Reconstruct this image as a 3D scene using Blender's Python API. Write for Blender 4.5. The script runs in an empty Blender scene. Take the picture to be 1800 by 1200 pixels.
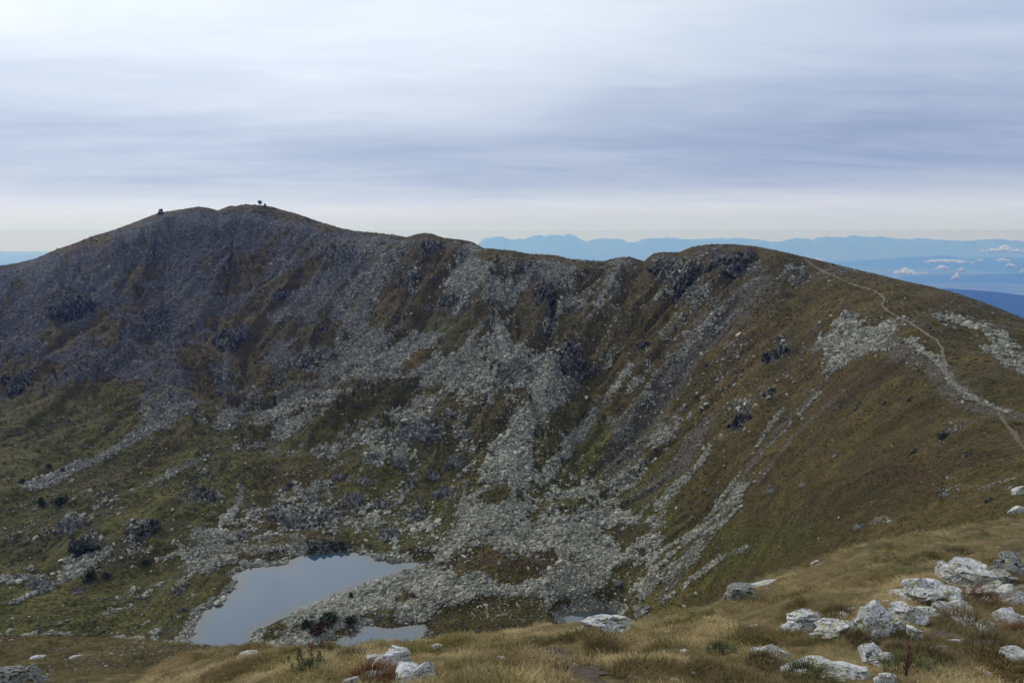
import bpy, bmesh, math, random
import numpy as np
from mathutils import Vector, Matrix, Euler

random.seed(7)
RNG = np.random.default_rng(11)
sc = bpy.context.scene
COL = sc.collection

# ------------------------------------------------------------------ camera, sky, sun, exposure
F_PX, PITCH = 1300.0, math.radians(8.53)      # survey focal length (for an 1800 px wide plate) and tilt
cam_d = bpy.data.cameras.new('camera')
cam_d.sensor_width = 36.0
cam_d.lens = 36.0 * F_PX / 1800.0
cam_d.clip_start, cam_d.clip_end = 0.5, 250000.0
cam = bpy.data.objects.new('camera', cam_d)
cam.location = (0, 0, 0)
cam.rotation_euler = (math.radians(90) - PITCH, 0, 0)
COL.objects.link(cam)
sc.camera = cam

SUN_AZ, SUN_EL = math.radians(-52), math.radians(36)
sun_vec = Vector((math.sin(SUN_AZ) * math.cos(SUN_EL), math.cos(SUN_AZ) * math.cos(SUN_EL), math.sin(SUN_EL)))


def lin(r, g, b):
    f = lambda c: (c / 255 / 12.92) if c / 255 <= .04045 else ((c / 255 + .055) / 1.055) ** 2.4
    return (f(r), f(g), f(b), 1.0)


class NT:
    """short-hand for building node trees"""
    def __init__(self, tree):
        self.t = tree
        self.n = tree.nodes
        self.l = tree.links

    def node(self, typ, **kw):
        n = self.n.new(typ)
        for k, v in kw.items():
            setattr(n, k, v)
        return n

    def link(self, a, b):
        self.l.new(a, b)

    def put(self, sock, v):
        if hasattr(v, 'is_output') or isinstance(v, bpy.types.NodeSocket):
            self.l.new(v, sock)
        else:
            sock.default_value = v

    def math(self, op, a, b=0.0, c=None, clamp=False):
        n = self.node('ShaderNodeMath', operation=op, use_clamp=clamp)
        self.put(n.inputs[0], a)
        self.put(n.inputs[1], b)
        if c is not None:
            self.put(n.inputs[2], c)
        return n.outputs[0]

    def step(self, v, lo, hi, a=0.0, b=1.0):
        n = self.node('ShaderNodeMapRange', interpolation_type='SMOOTHSTEP')
        self.put(n.inputs[0], v)
        for i, q in enumerate((lo, hi, a, b)):
            self.put(n.inputs[i + 1], q)
        return n.outputs[0]

    def mix(self, f, a, b, blend='MIX'):
        n = self.node('ShaderNodeMix', data_type='RGBA', blend_type=blend)
        self.put(n.inputs[0], f)
        self.put(n.inputs[6], a)
        self.put(n.inputs[7], b)
        return n.outputs[2]

    def noise(self, vec, scale, detail=4.0, rough=.55, dist=0.0):
        n = self.node('ShaderNodeTexNoise')
        if vec is not None:
            self.l.new(vec, n.inputs['Vector'])
        n.inputs['Scale'].default_value = scale
        n.inputs['Detail'].default_value = detail
        n.inputs['Roughness'].default_value = rough
        n.inputs['Distortion'].default_value = dist
        return n.outputs[0]

    def voronoi(self, vec, scale, feature='F1', out='Distance', rand=1.0):
        n = self.node('ShaderNodeTexVoronoi', feature=feature)
        if vec is not None:
            self.l.new(vec, n.inputs['Vector'])
        n.inputs['Scale'].default_value = scale
        n.inputs['Randomness'].default_value = rand
        return n.outputs[out]

    def ramp(self, v, stops, interp='LINEAR'):
        n = self.node('ShaderNodeValToRGB')
        n.color_ramp.interpolation = interp
        e = n.color_ramp.elements
        while len(e) < len(stops):
            e.new(.5)
        for i, (p, c) in enumerate(stops):
            e[i].position = p
            e[i].color = c if len(c) == 4 else (*c, 1)
        self.put(n.inputs[0], v)
        return n.outputs[0]

    def attr(self, name, typ='GEOMETRY', out='Fac'):
        n = self.node('ShaderNodeAttribute', attribute_type=typ, attribute_name=name)
        return n.outputs[out]

    def mapping(self, vec, scale=(1, 1, 1), rot=(0, 0, 0)):
        n = self.node('ShaderNodeMapping')
        self.l.new(vec, n.inputs[0])
        n.inputs['Scale'].default_value = scale
        n.inputs['Rotation'].default_value = rot
        return n.outputs[0]


BANKS = [(40, -10, 280, 110, .55), (870, 80, 400, 140, .60), (1130, 215, 420, 44, -.38), (1720, 110, 300, 160, -.30), (260, 292, 460, 50, -.30),
         (1330, 285, 520, 40, -.30), (1450, 352, 420, 22, .5), (150, 372, 300, 12, .4), (900, 375, 700, 26, .3), (420, 130, 220, 60, .12), (1090, 165, 70, 22, -.2)]
world = bpy.data.worlds.new('World')
sc.world = world
world.use_nodes = True
W = NT(world.node_tree)
W.n.clear()
w_out = W.node('ShaderNodeOutputWorld')
sky = W.node('ShaderNodeTexSky', sky_type='NISHITA')
sky.sun_disc = False
sky.sun_elevation = SUN_EL
sky.sun_rotation = SUN_AZ
sky.altitude = 2300
bg_sky = W.node('ShaderNodeBackground')
bg_sky.inputs[1].default_value = 0.10
W.link(sky.outputs[0], bg_sky.inputs[0])
tc = W.node('ShaderNodeTexCoord')
sep = W.node('ShaderNodeSeparateXYZ')
W.link(tc.outputs['Generated'], sep.inputs[0])
el = W.math('MAXIMUM', sep.outputs[2], 0.0)
# high cloud sheet: plane-projected direction, long streaks across the view
den = W.math('ADD', el, 0.10)
comb = W.node('ShaderNodeCombineXYZ')
W.link(W.math('DIVIDE', sep.outputs[0], den), comb.inputs[0])
W.link(W.math('DIVIDE', sep.outputs[1], den), comb.inputs[1])
m1 = W.mapping(comb.outputs[0], (.22, .42, 1), (0, 0, .10))
m2 = W.mapping(comb.outputs[0], (.55, 1.15, 1), (0, 0, -.08))
n1 = W.noise(m1, 1.2, 3, .45, .5)
n2 = W.noise(m2, 1.0, 6, .58, .8)
n3 = W.noise(W.mapping(comb.outputs[0], (.9, 2.6, 1), (0, 0, -.14)), 1.6, 5, .6, .5)
cl = W.math('ADD', W.math('MULTIPLY', n1, .48), W.math('ADD', W.math('MULTIPLY', n2, .33), W.math('MULTIPLY', n3, .19)))
cl = W.step(cl, .31, .69)
# larger bright and dull banks in the cloud sheet (azimuth, elevation, half widths, amount)
az = W.math('ARCTAN2', sep.outputs[0], sep.outputs[1])
wob = W.math('MULTIPLY', W.math('SUBTRACT', n2, .5), .10)
elw = W.math('ADD', sep.outputs[2], W.math('MULTIPLY', wob, .5))
azw = W.math('ADD', az, wob)
for bx, by, bw, bh, amt in BANKS:
    dx_, dy_ = (bx - 900) / F_PX, (600 - by) / F_PX
    yy, zz0 = math.cos(PITCH) + dy_ * math.sin(PITCH), -math.sin(PITCH) + dy_ * math.cos(PITCH)
    a0, e0 = math.atan2(dx_, yy), zz0 / math.sqrt(dx_ * dx_ + yy * yy + zz0 * zz0)
    u = W.math('MULTIPLY', W.math('SUBTRACT', azw, a0), F_PX / bw)
    v_ = W.math('MULTIPLY', W.math('SUBTRACT', elw, e0), F_PX / bh)
    q = W.math('ADD', W.math('MULTIPLY', u, u), W.math('MULTIPLY', v_, v_))
    gq = W.math('POWER', 2.718, W.math('MULTIPLY', q, -1.0))
    cl = W.math('ADD', cl, W.math('MULTIPLY', gq, amt))
cl = W.math('MINIMUM', W.math('MAXIMUM', cl, -.15), 1.35)
base = W.ramp(el, [(0.0, lin(200, 232, 252)), (.004, lin(202, 210, 218)), (.014, lin(206, 211, 221)), (.034, lin(212, 216, 229)), (.055, lin(198, 206, 222)),
                   (.10, lin(196, 206, 226)), (.17, lin(206, 216, 234)), (.24, lin(218, 228, 244)), (.32, lin(230, 238, 249)),
                   (.42, lin(240, 244, 250)), (.56, lin(214, 224, 242)), (1.0, lin(214, 223, 240))])
dark = W.ramp(el, [(0.0, lin(198, 230, 250)), (.004, lin(199, 208, 217)), (.014, lin(200, 207, 219)), (.03, lin(194, 202, 222)), (.06, lin(154, 171, 205)), (.12, lin(160, 175, 206)),
                   (.22, lin(178, 194, 222)), (.42, lin(206, 214, 230)), (.56, lin(182, 196, 220)), (1.0, lin(186, 198, 220))])
mixn = W.node('ShaderNodeMix', data_type='RGBA', clamp_factor=False)
W.link(cl, mixn.inputs[0])
W.link(dark, mixn.inputs[6])
W.link(base, mixn.inputs[7])
ccol = mixn.outputs[2]
# glow of the veiled sun
dotn = W.node('ShaderNodeVectorMath', operation='DOT_PRODUCT')
W.link(tc.outputs['Generated'], dotn.inputs[0])
dotn.inputs[1].default_value = Vector((-.42, .76, .50)).normalized()
glow = W.math('POWER', W.math('MAXIMUM', dotn.outputs['Value'], 0.0), 9.0)
ccol = W.mix(1.0, ccol, W.mix(glow, (0, 0, 0, 1), (.30, .30, .28, 1)), 'ADD')
bg_c = W.node('ShaderNodeBackground')
bg_c.inputs[1].default_value = 1.0
W.link(ccol, bg_c.inputs[0])
mixw = W.node('ShaderNodeMixShader')
mixw.inputs[0].default_value = 0.95
W.link(bg_sky.outputs[0], mixw.inputs[1])
W.link(bg_c.outputs[0], mixw.inputs[2])
W.link(mixw.outputs[0], w_out.inputs['Surface'])

sun_d = bpy.data.lights.new('sun', 'SUN')
sun_d.energy = 1.5
sun_d.angle = math.radians(10)
sun_d.color = (1.0, .93, .82)
sun_o = bpy.data.objects.new('sun', sun_d)
sun_o.rotation_euler = sun_vec.to_track_quat('Z', 'Y').to_euler()
COL.objects.link(sun_o)

sc.view_settings.view_transform = 'Standard'
sc.view_settings.look = 'None'
sc.view_settings.exposure = 0.0
sc.view_settings.gamma = 1.0
sc.view_settings.use_curve_mapping = False
sc.render.engine = 'CYCLES'
sc.cycles.max_bounces = 8
sc.cycles.diffuse_bounces = 2
sc.cycles.glossy_bounces = 3
sc.cycles.transparent_max_bounces = 6
sc.cycles.volume_bounces = 6
sc.cycles.use_denoising = True


# ------------------------------------------------------------------ numpy helpers
def sstep(x, a, b):
    t = np.clip((x - a) / (b - a), 0, 1)
    return t * t * (3 - 2 * t)


def _hash(ix, iy, iz, seed):
    h = (ix.astype(np.int64) * 374761393 + iy.astype(np.int64) * 668265263 + iz.astype(np.int64) * 2147483647 + seed * 974634533) & 0xFFFFFFFF
    h = ((h ^ (h >> 13)) * 1274126177) & 0xFFFFFFFF
    h = ((h ^ (h >> 16)) * 2246822519) & 0xFFFFFFFF
    return ((h ^ (h >> 15)) & 0xFFFFFF) / float(0xFFFFFF)


def vnoise2(x, y, seed=0):
    ix, iy = np.floor(x), np.floor(y)
    fx, fy = x - ix, y - iy
    fx = fx * fx * fx * (fx * (fx * 6 - 15) + 10)
    fy = fy * fy * fy * (fy * (fy * 6 - 15) + 10)
    z = np.zeros_like(ix)
    a, b = _hash(ix, iy, z, seed), _hash(ix + 1, iy, z, seed)
    c, d = _hash(ix, iy + 1, z, seed), _hash(ix + 1, iy + 1, z, seed)
    return (a + (b - a) * fx) * (1 - fy) + (c + (d - c) * fx) * fy


def fbm2(x, y, octv=5, seed=0, gain=.5):
    s, a, t = 0, 1.0, 0
    for o in range(octv):
        ca, sa = math.cos(o * 1.3), math.sin(o * 1.3)
        s = s + a * vnoise2((x * ca - y * sa) * 2 ** o + o * 17.3, (x * sa + y * ca) * 2 ** o - o * 9.1, seed + o)
        t += a
        a *= gain
    return s / t            # 0..1


def vnoise3(p, seed=0):
    i = np.floor(p)
    f = p - i
    f = f * f * (3 - 2 * f)
    r = 0
    for dx in (0, 1):
        for dy in (0, 1):
            for dz in (0, 1):
                w = (f[:, 0] if dx else 1 - f[:, 0]) * (f[:, 1] if dy else 1 - f[:, 1]) * (f[:, 2] if dz else 1 - f[:, 2])
                r = r + w * _hash(i[:, 0] + dx, i[:, 1] + dy, i[:, 2] + dz, seed)
    return r


def fbm3(p, octv=4, seed=0):
    s, a, t = 0, 1.0, 0
    for o in range(octv):
        s = s + a * vnoise3(p * 2 ** o + o * 7.7, seed + o)
        t += a
        a *= .5
    return s / t


CP, SP = math.cos(PITCH), math.sin(PITCH)


def ray(px, py):
    """plate position -> (azimuth, tangent of elevation)"""
    dx, dy = (np.asarray(px, float) - 900) / F_PX, (600 - np.asarray(py, float)) / F_PX
    y, z = CP + dy * SP, -SP + dy * CP
    return np.arctan2(dx, y), z / np.hypot(dx, y)


# ------------------------------------------------------------------ terrain: surveyed heights -> smooth surface
# for each column of the survey: (height in plate, distance along the view axis)
SURVEY = {
    -260: [(1200, 130), (1115, 190), (1100, 265), (1050, 290), (950, 350), (850, 410), (700, 540), (600, 650), (535, 760)],
    0: [(1200, 105), (1160, 130), (1118, 168), (1108, 264), (1050, 288), (950, 340), (850, 400), (720, 530), (650, 610), (550, 730), (467, 800)],
    150: [(1200, 85), (1165, 120), (1119, 162), (1108, 262), (1050, 286), (950, 337), (850, 395), (750, 480), (650, 590), (550, 700), (480, 770), (418, 820)],
    300: [(1200, 24), (1166, 36), (1150, 115), (1130, 150), (1120, 257), (1050, 285), (950, 335), (850, 390), (750, 470), (650, 580), (550, 700), (450, 790), (371, 850)],
    450: [(1200, 15), (1165, 22), (1136, 38), (1131, 252), (1060, 281), (980, 320), (900, 362), (800, 435), (700, 530), (600, 640), (500, 740), (430, 810), (359, 850)],
    600: [(1200, 12), (1160, 18), (1130, 31), (1122, 255), (1095, 262), (1060, 274), (1020, 305), (960, 330), (900, 358), (800, 425), (700, 495), (600, 600), (500, 690), (401, 770)],
    750: [(1200, 11), (1150, 18), (1114, 28), (1106, 259), (1000, 308), (950, 330), (850, 382), (700, 475), (600, 555), (500, 630), (410, 690)],
    900: [(1200, 11), (1150, 17), (1097, 29), (1090, 260), (1000, 300), (950, 318), (850, 365), (700, 455), (600, 525), (500, 590), (440, 625)],
    1000: [(1200, 11.5), (1150, 17), (1085, 28), (1078, 266), (1000, 295), (900, 335), (800, 390), (700, 450), (600, 515), (500, 580), (455, 610)],
    1100: [(1200, 11.5), (1140, 19), (1085, 30), (1076, 258), (1000, 285), (900, 325), (800, 375), (700, 435), (600, 495), (500, 555), (452, 590)],
    1200: [(1200, 12), (1130, 21), (1065, 34), (1050, 236), (1000, 250), (900, 290), (800, 335), (700, 395), (600, 460), (500, 520), (438, 555)],
    1300: [(1200, 12), (1120, 20), (1038, 37), (1020, 205), (950, 225), (850, 270), (750, 315), (650, 375), (550, 440), (480, 490), (430, 520)],
    1400: [(1200, 12), (1110, 19), (1000, 40), (985, 168), (900, 200), (800, 250), (700, 310), (600, 365), (550, 400), (500, 440), (448, 470)],
    1500: [(1200, 12), (1090, 19), (1020, 28), (955, 44), (935, 145), (850, 180), (750, 225), (700, 255), (650, 285), (600, 315), (550, 350), (500, 395), (472, 425)],
    1600: [(1200, 12), (1060, 21), (1000, 30), (938, 48), (922, 122), (850, 155), (750, 195), (680, 225), (600, 265), (550, 315), (496, 380)],
    1700: [(1200, 12.5), (1050, 22), (980, 34), (919, 54), (900, 112), (850, 130), (780, 155), (720, 185), (680, 200), (600, 260), (521, 345)],
    1800: [(1200, 13), (1050, 23), (970, 38), (905, 62), (890, 95), (800, 130), (730, 170), (650, 220), (600, 260), (560, 310)],
    2060: [(1200, 14), (1050, 24), (950, 40), (880, 70), (860, 90), (760, 130), (700, 170), (640, 230), (645, 280)],
}
FAR_SKY = [(-400, 575), (-260, 535), (-100, 490), (0, 467), (30, 462), (60, 455), (100, 438), (130, 428), (160, 416), (200, 404), (240, 389),
           (268, 378), (283, 373), (300, 371), (330, 366), (350, 363), (370, 366), (383, 370), (400, 363), (415, 362), (430, 359), (450, 360),
           (470, 362), (480, 364), (500, 370), (520, 375), (560, 389), (600, 401), (625, 406), (660, 409), (700, 414), (715, 417), (730, 412),
           (745, 409), (760, 411), (780, 418), (810, 421), (830, 425), (850, 436), (900, 440), (930, 446), (960, 447), (980, 449), (1000, 455),
           (1030, 457), (1060, 459), (1075, 455), (1090, 452), (1108, 451), (1120, 456), (1133, 459), (1142, 450), (1150, 445), (1165, 443),
           (1195, 443), (1205, 438), (1220, 433), (1250, 429), (1290, 429), (1330, 433), (1370, 441), (1400, 448), (1450, 460), (1500, 472),
           (1550, 484), (1600, 496), (1640, 504), (1680, 515), (1720, 528), (1760, 543), (1800, 560), (1900, 600), (2060, 640), (2300, 700)]
NEAR_SKY = [(-400, 1112), (0, 1117), (100, 1117), (200, 1121), (330, 1131), (420, 1136), (500, 1138), (560, 1136), (600, 1130), (660, 1122),
            (740, 1114), (800, 1110), (870, 1101), (930, 1094), (1000, 1085), (1050, 1087), (1110, 1084), (1160, 1073), (1220, 1060),
            (1280, 1046), (1330, 1030), (1370, 1015), (1420, 991), (1470, 966), (1520, 951), (1600, 938), (1660, 926), (1720, 916), (1800, 905),
            (1900, 890), (2060, 875), (2300, 860)]


def scaled(th, lr):
    return np.stack([np.asarray(th) * 3.2, np.asarray(lr)], -1)


pts, vals = [], []
for px, rows in SURVEY.items():
    last = None
    for k, (py, Y) in enumerate(rows):
        th, t = ray(px, py)
        r = Y / math.cos(th)
        pts.append((float(th), math.log(r)))
        vals.append(float(t))
        # hidden hollow behind the near rise
        if k + 1 < len(rows) and rows[k + 1][1] / Y > 1.9 and rows[k + 1][1] > 80:
            r2 = r * (rows[k + 1][1] / Y) ** .5
            t2 = ray(px, rows[k + 1][0])[1]
            pts.append((float(th), math.log(r2)))
            vals.append(float(min(t, t2)) - .035)
    th, t = ray(px, rows[0][0])
    r0 = rows[0][1] / math.cos(th)
    if r0 < 40:
        pts.append((float(th), math.log(5.0)))
        vals.append(-.95)
    else:
        pts += [(float(th), math.log(r0 * .5)), (float(th), math.log(5.0))]
        vals += [float(t) - .02, -.95]
    th, t = ray(px, rows[-1][0])
    r = rows[-1][1] / math.cos(th)
    for q, dt in ((1.18, .035), (1.6, .12), (2.6, .22), (4.5, .28)):
        pts.append((float(th), math.log(r * q)))
        vals.append(float(t) - dt)
P = np.array(pts)
V = np.array(vals)
PS = scaled(P[:, 0], P[:, 1])


def kern(d2):
    return np.sqrt(d2 + .06 ** 2)


Kd = kern(((PS[:, None] - PS[None]) ** 2).sum(-1)) - .004 * np.eye(len(PS))
A = np.zeros((len(PS) + 3, len(PS) + 3))
A[:-3, :-3] = Kd
A[:-3, -3] = A[-3, :-3] = 1
A[:-3, -2:] = PS
A[-2:, :-3] = PS.T
coef = np.linalg.solve(A, np.concatenate([V, [0, 0, 0]]))

NTH = 1100
TH = np.linspace(math.radians(-56), math.radians(56), NTH)
R = np.concatenate([np.geomspace(3, 62, 250, endpoint=False), np.geomspace(62, 150, 90, endpoint=False),
                    np.geomspace(150, 900, 420, endpoint=False), np.geomspace(900, 4200, 60)])
NR = len(R)
LR = np.log(R)
# evaluate on a coarser lattice, then refine (the spline is smooth)
cth, clr = np.linspace(TH[0], TH[-1], 275), np.linspace(LR[0], LR[-1], 420)
Q = scaled(*np.meshgrid(cth, clr))
Tc = np.empty(Q.shape[:2])
for i in range(Q.shape[0]):
    Tc[i] = kern(((Q[i][:, None] - PS[None]) ** 2).sum(-1)) @ coef[:-3] + coef[-3] + Q[i] @ coef[-2:]


def bicubic_rows(a, src, dst, axis):
    """smooth (Catmull-Rom) resampling along one axis"""
    a = np.moveaxis(a, axis, 0)
    n = len(src)
    u = np.clip((dst - src[0]) / (src[1] - src[0]), 0, n - 1.0001)
    i = np.floor(u).astype(int)
    f = (u - i)[:, None]
    g = lambda k: a[np.clip(i + k, 0, n - 1)]
    p0, p1, p2, p3 = g(-1), g(0), g(1), g(2)
    o = .5 * (2 * p1 + (p2 - p0) * f + (2 * p0 - 5 * p1 + 4 * p2 - p3) * f ** 2 + (3 * p1 - p0 - 3 * p2 + p3) * f ** 3)
    return np.moveaxis(o, 0, axis)


T = bicubic_rows(bicubic_rows(Tc, cth, TH, 1), clr, LR, 0)

GT, GR = np.meshgrid(TH, R)
GX, GY = GR * np.sin(GT), GR * np.cos(GT)
GL = np.log(GR)


def skyline(poly, drop=lambda x: 0 * x):
    a = np.array(poly, float)
    th, t = ray(a[:, 0], a[:, 1] + drop(a[:, 0]))
    return np.interp(TH, th, t)


def fit_crest(T, target, lo, hi, wid):
    """raise or lower the crest between two distances so that it follows the surveyed skyline"""
    for _ in range(3):
        rows = (R > lo) & (R < hi)
        idx = np.where(rows)[0]
        sub = T[idx]
        k = idx[np.argmax(sub, 0)]
        crest = T[k, np.arange(NTH)]
        lc = LR[k]
        ker = np.ones(31) / 31
        lc = np.convolve(np.pad(lc, 15, mode='edge'), ker, 'valid')
        w = np.exp(-((GL - lc[None]) / wid) ** 2)
        hw_ = 1 if wid > .1 else 4
        kk = np.hanning(2 * hw_ + 3)[1:-1]
        cor = np.convolve(np.pad(target - crest, hw_, mode='edge'), kk / kk.sum(), 'valid')
        T = T + cor[None] * w
    return T


# rolling relief before the crests are fixed
zz = T * GR
shoulder = sstep(GT, math.radians(13), math.radians(21)) * sstep(GR, 120, 250)          # the rounded grassy shoulder on the right
amp = sstep(GR, 120, 330) * (1 - .6 * sstep(GR, 1000, 1500)) * (1 - .82 * shoulder)
rug = fbm2(GX / 95 + 3, GY / 95, 5, 3) - .5
rug2 = fbm2(GX / 26, GY / 26 + 9, 4, 21) - .5
zz = zz + amp * (rug * 22 + rug2 * 9)
zz = zz + (1 - amp) * sstep(GR, 30, 110) * (fbm2(GX / 18, GY / 18, 4, 5) - .5) * 3.0
T = zz / GR
far_target, near_target = skyline(FAR_SKY), skyline(NEAR_SKY, lambda x: np.interp(x, [380, 520, 1100, 1800], [0, 13, 11, 5]))
T = fit_crest(T, far_target, 230, 1100, .16)
Z = T * GR


# ---- downhill lines (for gullies, chutes and streaks)
def smooth(a, n):
    for _ in range(n):
        p = np.pad(a, 1, mode='edge')
        a = (p[:-2, 1:-1] + p[2:, 1:-1] + p[1:-1, :-2] + p[1:-1, 2:] + 2 * a) / 6
    return a


def downhill_streaks(Z, src, steps, slen):
    Zs = smooth(Z, 6)
    dzr = np.gradient(Zs, R, axis=0)
    dzt = np.gradient(Zs, TH, axis=1) / GR
    g = np.hypot(dzr, dzt) + 1e-6
    dRi = np.gradient(R)[:, None]
    di = -(dzr / g) * slen * GR / dRi
    dj = -(dzt / g) * slen / (TH[1] - TH[0])
    out = src.copy()
    cnt = 1.0
    I0, J0 = np.meshgrid(np.arange(NR), np.arange(NTH), indexing='ij')
    for sgn in (1, -1):
        i, j = I0.astype(np.float32), J0.astype(np.float32)
        for s in range(steps):
            ii = np.clip(i, 0, NR - 1).astype(np.int32)
            jj = np.clip(j, 0, NTH - 1).astype(np.int32)
            i = i + sgn * di[ii, jj]
            j = j + sgn * dj[ii, jj]
            ii = np.clip(i, 0, NR - 1).astype(np.int32)
            jj = np.clip(j, 0, NTH - 1).astype(np.int32)
            out += src[ii, jj]
            cnt += 1
    return out / cnt


wn = smooth(RNG.random((NR, NTH)), 1)
streak = downhill_streaks(Z, wn, 16, .0050)
streak = (streak - streak.mean()) / (streak.std() + 1e-6)
wn2 = smooth(RNG.random((NR, NTH)), 14)
streak2 = downhill_streaks(Z, wn2, 14, .009)
streak2 = (streak2 - streak2.mean()) / (streak2.std() + 1e-6)
crest_calm = .18 + .82 * sstep(far_target[None] - T, .004, .035)       # the ridge line itself is worn smooth
slope_amp = amp * sstep(Z, -146, -118) * crest_calm
Z = Z + slope_amp * (streak2 * 3.1 + streak * .30) * (GR / 450)
T = Z / GR
T = fit_crest(T, far_target, 230, 1100, .05)
# near rise: tussocky ground
tus = fbm2(GX / 2.1, GY / 2.1, 4, 31) - .5
tus2 = fbm2(GX / .55, GY / .55, 3, 37) - .5
nearw = (1 - sstep(GR, 60, 110))
Z = T * GR + nearw * (tus * 1.1 * sstep(GR, 8, 20) + tus2 * .22)
T = Z / GR
NEAR_DIST = [(-400, 175), (0, 168), (200, 158), (300, 150), (360, 120), (420, 62), (460, 44), (500, 37), (600, 31), (740, 28), (900, 29), (1040, 29),
             (1160, 33), (1280, 37), (1370, 40), (1470, 43), (1600, 48), (1720, 55), (1800, 62), (2060, 72), (2300, 80)]
_a = np.array(NEAR_DIST, float)
near_lc = np.interp(TH, ray(_a[:, 0], 1050 + 0 * _a[:, 0])[0], np.log(_a[:, 1]))
for _ in range(4):
    win = np.abs(GL - near_lc[None]) < .16
    crest = np.where(win, T, -9).max(0)
    cor = np.convolve(np.pad(near_target - crest, 6, mode='edge'), np.ones(13) / 13, 'valid')
    T = T + cor[None] * np.exp(-((GL - near_lc[None]) / .22) ** 2)
# the ground falls away behind that rise and stays out of sight until the floor of the hollow
_v = []
for px, rows in SURVEY.items():
    for k in range(len(rows) - 1):
        if rows[k + 1][1] > 80 and rows[k + 1][1] / rows[k][1] > 1.35 and rows[k][1] < 190 and px < 1450:
            _v.append((float(ray(px, rows[k + 1][0])[0]), math.log(rows[k + 1][1] / math.cos(float(ray(px, rows[k + 1][0])[0])))))
_v = np.array(sorted(_v))
vis_lc = np.interp(TH, _v[:, 0], _v[:, 1])[None]
hide = sstep(GL, near_lc[None] + .12, near_lc[None] + .40) * (1 - sstep(GL, vis_lc - .10, vis_lc - .02)) * (1 - sstep(GT, math.radians(14), math.radians(20)))
T = np.where(hide > 0, T + (np.minimum(T, near_target[None] - .02) - T) * hide, T)
Z = T * GR


def grid_of(x, y):
    th = np.arctan2(x, y)
    r = np.hypot(x, y)
    j = np.clip((th - TH[0]) / (TH[1] - TH[0]), 0, NTH - 1.001)
    i = np.interp(np.log(r), LR, np.arange(NR))
    return np.clip(i, 0, NR - 1.001), j


def sample(a, x, y):
    i, j = grid_of(np.asarray(x, float), np.asarray(y, float))
    i0, j0 = np.floor(i).astype(int), np.floor(j).astype(int)
    fi, fj = i - i0, j - j0
    return (a[i0, j0] * (1 - fj) + a[i0, j0 + 1] * fj) * (1 - fi) + (a[i0 + 1, j0] * (1 - fj) + a[i0 + 1, j0 + 1] * fj) * fi


def inside(px, py, poly):
    """point in polygon, vectorised"""
    c = np.zeros(px.shape, bool)
    n = len(poly)
    for k in range(n):
        x1, y1 = poly[k]
        x2, y2 = poly[(k + 1) % n]
        if y1 == y2:
            continue
        cond = ((y1 > py) != (y2 > py)) & (px < (x2 - x1) * (py - y1) / (y2 - y1) + x1)
        c ^= cond
    return c


def poly_dist(px, py, poly):
    d = np.full(px.shape, 1e9)
    n = len(poly)
    for k in range(n):
        x1, y1 = poly[k]
        x2, y2 = poly[(k + 1) % n]
        ex, ey = x2 - x1, y2 - y1
        t = np.clip(((px - x1) * ex + (py - y1) * ey) / (ex * ex + ey * ey + 1e-9), 0, 1)
        d = np.minimum(d, np.hypot(px - x1 - t * ex, py - y1 - t * ey))
    return np.where(inside(px, py, poly), -d, d)


# ---- the tarns
LAKES = {
    'tarn': (-150.0, [(326, 1146), (331, 1131), (338, 1112), (343, 1092), (350, 1077), (375, 1062), (392, 1050), (408, 1034), (416, 1021), (408, 1012),
                      (415, 1005), (430, 998), (460, 994), (500, 991), (510, 983), (525, 976), (545, 970), (600, 966), (635, 972), (655, 974),
                      (665, 982), (690, 986), (720, 985), (750, 986), (752, 992), (715, 1003), (700, 1012), (650, 1025), (600, 1045), (565, 1060),
                      (545, 1068), (510, 1082), (485, 1092), (460, 1105), (453, 1120), (455, 1146)]),
    'pond': (-150.0, [(560, 1160), (572, 1131), (600, 1119), (620, 1111), (640, 1098), (660, 1099), (690, 1104), (720, 1098), (745, 1094), (749, 1108),
                      (742, 1130), (700, 1150)]),
    'pool': (-147.0, [(985, 1090), (992, 1082), (1000, 1075), (1030, 1072), (1060, 1069), (1083, 1071), (1090, 1080), (1070, 1100), (1000, 1102)]),
}
lake_plan = {}
for nm, (lz, poly) in LAKES.items():
    a = np.array(poly, float)
    th, t = ray(a[:, 0], a[:, 1])
    r = lz / t
    pl = np.stack([r * np.sin(th), r * np.cos(th)], -1)
    lake_plan[nm] = pl
    x0, y0 = pl.min(0) - 40
    x1, y1 = pl.max(0) + 40
    m = (GX > x0) & (GX < x1) & (GY > y0) & (GY < y1) & (GR > 200)
    xs, ys = GX[m], GY[m]
    wx = (fbm2(xs / 5, ys / 5, 3, 77) - .5) * 3.0
    d = poly_dist(xs + wx, ys + wx * .6, [tuple(p) for p in pl])
    rim = 7 if nm == 'pool' else 11
    w = sstep(d, 1.0, rim)
    bank = lz + np.clip(d * .22, -2.5, 50)
    Z[m] = np.where(d < rim, bank * (1 - w) + np.maximum(Z[m], lz + .3) * w, Z[m])
T = Z / GR


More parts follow.
